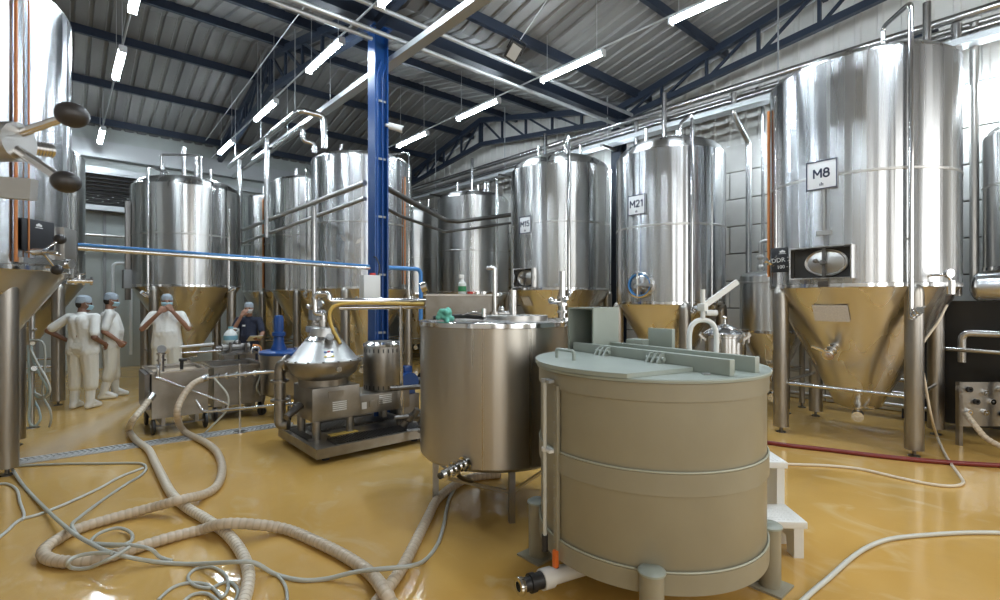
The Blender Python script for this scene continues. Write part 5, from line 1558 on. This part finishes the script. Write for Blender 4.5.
def person(label, loc, rz, J, look, H=1.74, shirt='uniform_white', pants='trouser_white', boots='boot_white', skin='skin', mask='mask_blue', build=1.0, sleeve='short', emblem=False):
    """J: joints in body space (facing +Y, right hand at +X); unit height 1.74 m; arms: (shoulder, elbow, wrist, hand dir, palm normal, thumb side)"""
    k = H / 1.74
    t = thing('person', label, 'person', (loc[0], loc[1], 0), rz, group='brewery workers')
    S_ = lambda p: Vector(p) * k
    neck = S_(J.get('neck', (0, -.02, 1.46))); head = S_(J.get('head', (0, .01, 1.62)))
    chest = S_(J.get('chest', (0, -.01, 1.28))); hips = S_((0, 0, .95)); belly = S_((0, .02, 1.10))
    yaw, pitch = look
    HR = Matrix.Rotation(yaw, 3, 'Z') @ Matrix.Rotation(pitch, 3, 'X')
    caps = []; 
    # torso, neck, head
    caps += [(hips, .11 * k, chest, .105 * k), (chest + V(-.09, 0, .06) * k, .065 * k, chest + V(.09, 0, .06) * k, .065 * k), (chest, .10 * k, neck, .058 * k), (neck, .056 * k, head + HR @ V(0, -.015, -.06) * k, .056 * k)]
    balls = [(tuple(head), (.074 * k, .092 * k, .108 * k))]
    def hp(x, y, z): return head + HR @ (V(x, y, z) * k)
    caps += [(hp(0, .035, -.05), .058 * k, hp(0, .055, -.085), .038 * k),             # jaw
             (hp(0, .082, .012), .013 * k, hp(0, .106, -.025), .016 * k),            # nose
             (hp(-.03, .076, .026), .016 * k, hp(.03, .076, .026), .016 * k),        # brow
             (hp(-.076, -.005, .018), .012 * k, hp(-.078, -.008, -.028), .010 * k), (hp(.076, -.005, .018), .012 * k, hp(.078, -.008, -.028), .010 * k)]
    # legs
    feet = []
    for s in ('l', 'r'):
        hip, knee, ank, toe = [S_(p) for p in J['leg_' + s]]
        caps += [(hip, .088 * k, knee, .058 * k), (knee, .058 * k, ank, .042 * k), (ank, .036 * k, ank.lerp(toe, .6) + V(0, 0, .012), .026 * k)]
        feet.append((hip, knee, ank, toe))
    arms = []
    for s in ('l', 'r'):
        sh, el, wr, hd, pn_, th_ = J['arm_' + s]
        sh, el, wr = S_(sh), S_(el), S_(wr)
        caps += [(sh, .056 * k, el, .043 * k), (el, .042 * k, wr, .029 * k)]
        caps += hand_caps(wr, Vector(hd), Vector(pn_), Vector(th_), k * 1.05, J.get('curl', .55))
        arms.append((sh, el, wr))
    body = blob('body', caps, skin, t, .0075, 3, balls)
    # face details
    for s in (-1, 1):
        e_ = hp(s * .031, .0835, .010)
        MB().sphere(tuple(e_), .0115 * k, 10, 7).build('eye', 'eye_dark', t)
    # hair under a net cap
    nb = [(hp(0, -.02, .035), .0)]
    mb = MB()
    mb.M = Matrix.Translation(head) @ HR.to_4x4()
    prof = [(.001, .138), (.050, .130), (.084, .100), (.092, .055), (.094, .03), (.090, .022), (.082, .022)]
    vs_ = MB().lathe([(r * k, z * k) for r, z in prof], 24)
    mb.add([(x * .92, y * 1.10 - .012 * k, z - (.018 * k if y < 0 else 0) * (1 if z < .06 * k else 0)) for x, y, z in vs_.v], vs_.f)
    mb.build('hair_net', 'hair_net', t)
    mb = MB(); mb.M = Matrix.Translation(head) @ HR.to_4x4()
    mb.sphere((0, -.028 * k, -.01 * k), 1, 16, 10, (.079 * k, .079 * k, .075 * k)); mb.build('hair', 'hair_dark', t)
    # face mask
    mb = MB(); mb.M = Matrix.Translation(head) @ HR.to_4x4()
    n_ = 13; rows = [(-.008, .100, .060), (-.026, .118, .066), (-.055, .110, .062), (-.085, .092, .050)]
    vs_ = []
    for z, yo, hw in rows:
        for i in range(n_):
            a_ = (i / (n_ - 1) - .5) * 2
            vs_.append((a_ * hw * 1.22 * k, (yo + .008 - .075 * a_ * a_) * k, z * k))
    fs_ = [(r * n_ + i, r * n_ + i + 1, (r + 1) * n_ + i + 1, (r + 1) * n_ + i) for r in range(3) for i in range(n_ - 1)]
    mb.add(vs_, fs_); m_ = mb.build('face_mask', mask, t)
    for s in (-1, 1):
        mb = MB(); mb.M = Matrix.Translation(head) @ HR.to_4x4()
        mb.tube([(s * .072 * k, .035 * k, -.02 * k), (s * .080 * k, .0, .01 * k), (s * .080 * k, -.02 * k, .0)], .003 * k, 6); mb.build('ear_loop', 'mask_white', m_)
    # shirt: loose tunic over torso and upper arms
    b = build
    hemz = J.get('hem', .80)
    sc_ = [(chest + V(-.085 * b, .0, .10) * k, .085 * k, chest + V(.085 * b, .0, .10) * k, .085 * k),
           (chest + V(-.06 * b, .01, -.02) * k, .118 * k * b, belly + V(-.06 * b, .015, 0) * k, .118 * k * b), (chest + V(.06 * b, .01, -.02) * k, .118 * k * b, belly + V(.06 * b, .015, 0) * k, .118 * k * b),
           (belly + V(-.07 * b, .0, 0) * k, .115 * k * b, V(-.085 * b, .0, hemz + .09) * k, .122 * k * b), (belly + V(.07 * b, .0, 0) * k, .115 * k * b, V(.085 * b, .0, hemz + .09) * k, .122 * k * b),
           (chest + V(0, .025, .06) * k, .105 * k * b, belly + V(0, .035, 0) * k, .125 * k * b), (belly + V(0, .03, 0) * k, .125 * k * b, V(0, .02, hemz + .09) * k, .130 * k * b), (chest + V(-.05, -.045, .07) * k, .10 * k, belly + V(-.04, -.02, 0) * k, .12 * k), (chest + V(.05, -.045, .07) * k, .10 * k, belly + V(.04, -.02, 0) * k, .12 * k), (belly + V(0, -.02, 0) * k, .12 * k, V(0, .0, hemz + .09) * k, .122 * k),
           (neck + V(0, 0, -.06) * k, .085 * k, neck + V(0, 0, -.015) * k, .068 * k)]
    for sh, el, wr in arms:
        cin = sh * .7 + (chest + V(0, 0, .10) * k) * .3
        sc_ += [(cin, .076 * k, sh, .070 * k), (sh, .072 * k, sh.lerp(el, .80), .066 * k)]
    blob('shirt', sc_, shirt, t, .010, 12)
    if emblem:
        MB().box((.075 * k, .135 * k * b, 1.30 * k), (.05, .008, .03), .003).build('chest_emblem', 'sign_white', t)
    # trousers
    pc = [(V(-.05, 0, .93) * k, .128 * k * b, V(.05, 0, .93) * k, .128 * k * b)]
    for hip, knee, ank, toe in feet:
        pc += [(hip, .115 * k * b, knee, .090 * k * b), (knee, .092 * k * b, knee.lerp(ank, .38), .086 * k * b)]
    blob('trousers', pc, pants, t, .010, 4)
    # rubber boots
    for hip, knee, ank, toe in feet:
        a_ = ank.copy(); dirv = (toe - ank); dirv.z = 0; dirv.normalize()
        heel = V(ank.x, ank.y, .045) - dirv * .035
        tip = V(ank.x, ank.y, .042) + dirv * .155
        bb = blob('boot', [(knee.lerp(ank, .36), .070 * k, V(ank.x, ank.y, .10), .056), (V(ank.x, ank.y, .10), .056, heel, .045), (heel, .044, tip, .040), (V(ank.x, ank.y, .12), .05, tip, .036)], boots, t, .008, 3)
        zmin = min(v_.co.z for v_ in bb.data.vertices)
        bb.location.z -= zmin
    return t

def facing(x, y):
    u, v, _ = C(x, y)
    return math.atan2(-u, v)
stand_l = [(-.09, 0, .92), (-.11, .02, .50), (-.12, -.01, .09), (-.14, .15, .03)]
stand_r = [(.09, 0, .92), (.11, .02, .50), (.12, -.01, .09), (.14, .15, .03)]
# man with his hand on his hip, seen from behind, looking right
person('worker in white seen from behind with a hand on his hip', C(-6.36, 7.62)[:2], facing(-.02, 1.0), {
    'leg_l': stand_l, 'leg_r': stand_r, 'head': (.0, .03, 1.61), 'chest': (0, -.02, 1.28),
    'arm_l': ((-.20, -.01, 1.40), (-.44, -.10, 1.20), (-.26, .08, 1.02), (.6, .5, -.5), (0, .8, .6), (0, .3, .9)),
    'arm_r': ((.20, -.01, 1.40), (.27, -.12, 1.10), (.24, .12, .98), (-.2, .8, -.5), (-.9, -.2, 0), (0, .4, .9))},
    (-.75, -.12), 1.72, skin='skin_dark', build=1.12)
# man in profile, arm hanging with a loose fist
person('worker in white in profile beside the man with a hand on his hip', C(-6.58, 8.45)[:2], facing(.80, .60), {
    'leg_l': [(-.09, 0, .92), (-.10, .03, .50), (-.11, .06, .09), (-.13, .22, .03)], 'leg_r': [(.09, 0, .92), (.10, .0, .50), (.11, -.09, .09), (.13, .07, .03)],
    'arm_l': ((-.20, -.01, 1.40), (-.25, -.08, 1.10), (-.20, .10, .92), (.1, .5, -.9), (.9, .2, 0), (0, .8, .3)),
    'arm_r': ((.20, -.01, 1.40), (.25, -.08, 1.12), (.24, .10, .96), (0, .55, -.8), (-.9, .2, 0), (0, .8, .4)), 'curl': 1.0},
    (-.1, -.15), 1.76, build=1.08)
# man facing the viewer with both hands at his mask
person('worker in white facing the viewer with both hands raised to his mask', C(-5.56, 8.35)[:2], facing(.48, -.88), {
    'leg_l': stand_l, 'leg_r': stand_r,
    'arm_l': ((-.20, .0, 1.40), (-.31, .10, 1.17), (-.09, .20, 1.47), (.3, -.1, .5), (.3, -.8, 0), (.6, -.2, .2)),
    'arm_r': ((.20, .0, 1.40), (.33, .10, 1.18), (.09, .20, 1.44), (-.3, -.1, .5), (-.3, -.8, 0), (-.6, -.2, .2)), 'curl': .7},
    (.1, .0), 1.74, build=1.12)
# woman in navy holding papers, one hand at her mask
pw = C(-4.52, 9.0)
person('worker in a navy top holding a white sheet of paper', pw[:2], facing(.35, -.95), {
    'leg_l': stand_l, 'leg_r': stand_r,
    'arm_l': ((-.18, .0, 1.40), (-.26, .16, 1.15), (-.22, .33, 1.04), (.5, .8, .0), (0, 0, 1), (.5, -.5, .3)),
    'arm_r': ((.18, .0, 1.40), (.26, .12, 1.20), (.10, .20, 1.50), (-.3, -.1, .5), (-.3, -.8, 0), (-.6, -.2, .2)), 'curl': .6},
    (-.1, 0), 1.60, shirt='shirt_navy', pants='shirt_navy', boots='boot_white', mask='mask_white', build=.92, emblem=True)
fw = facing(.35, -.95)
RW = Matrix.Rotation(fw, 4, 'Z')
pp = Vector((pw[0], pw[1], 0)) + (RW @ Vector((-.13, .36, .975)).to_4d()).to_3d()
pa = thing('paper_sheet', 'white sheet of paper held by the worker in navy', 'paper', tuple(pp), fw + .3)
a = MB(); a.M = Matrix.Rotation(.35, 4, 'X'); a.box((0, .03, 0), (.22, .30, .004)); a.build('sheet', 'sign_white', pa, False)

# fan of water spraying from the pale thick hose towards the drain
def spray_mat():
    m = bpy.data.materials.new('spray_mist'); m.use_nodes = True
    n, l = nodes(m)
    n.remove(n['Principled BSDF'])
    vol = n.new('ShaderNodeVolumePrincipled')
    vol.inputs['Color'].default_value = (1, 1, 1, 1); vol.inputs['Anisotropy'].default_value = .2
    tc = n.new('ShaderNodeTexCoord'); sp = n.new('ShaderNodeSeparateXYZ'); l.new(tc.outputs['Object'], sp.inputs[0])
    # density falls off along the fan (local z) and away from its axis
    ln = n.new('ShaderNodeVectorMath'); ln.operation = 'LENGTH'
    cb = n.new('ShaderNodeCombineXYZ'); l.new(sp.outputs['X'], cb.inputs[0]); l.new(sp.outputs['Y'], cb.inputs[1]); l.new(cb.outputs[0], ln.inputs[0])
    rr = n.new('ShaderNodeMath'); rr.operation = 'MULTIPLY_ADD'; l.new(sp.outputs['Z'], rr.inputs[0]); rr.inputs[1].default_value = .16; rr.inputs[2].default_value = .03
    q = n.new('ShaderNodeMath'); q.operation = 'DIVIDE'; l.new(ln.outputs['Value'], q.inputs[0]); l.new(rr.outputs[0], q.inputs[1])
    inv_ = n.new('ShaderNodeMath'); inv_.operation = 'SUBTRACT'; inv_.use_clamp = True; inv_.inputs[0].default_value = 1; l.new(q.outputs[0], inv_.inputs[1])
    fz = n.new('ShaderNodeMapRange'); l.new(sp.outputs['Z'], fz.inputs['Value']); fz.inputs['From Max'].default_value = 1.55; fz.inputs['To Min'].default_value = 6.0; fz.inputs['To Max'].default_value = .0
    mu = n.new('ShaderNodeMath'); mu.operation = 'MULTIPLY'; l.new(inv_.outputs[0], mu.inputs[0]); l.new(fz.outputs[0], mu.inputs[1])
    l.new(mu.outputs[0], vol.inputs['Density'])
    l.new(vol.outputs[0], n['Material Output'].inputs['Volume'])
    MATS['spray_mist'] = m
spray_mat()
s0 = Vector(at(149, 399, 5.98)); s1 = Vector(fl(70, 441, .14))
L_ = 1.55
sp_ = MB().lathe([(.001, 0), (.03, 0), (.03 + .16 * L_, L_), (.001, L_)], 24).build('water_spray', 'spray_mist')
sp_.location = s0
sp_.rotation_euler = (s1 - s0).to_track_quat('Z', 'Y').to_euler()
tag(sp_, 'fine white water mist spraying from the pale hose towards the drain', 'water spray', kind='stuff')
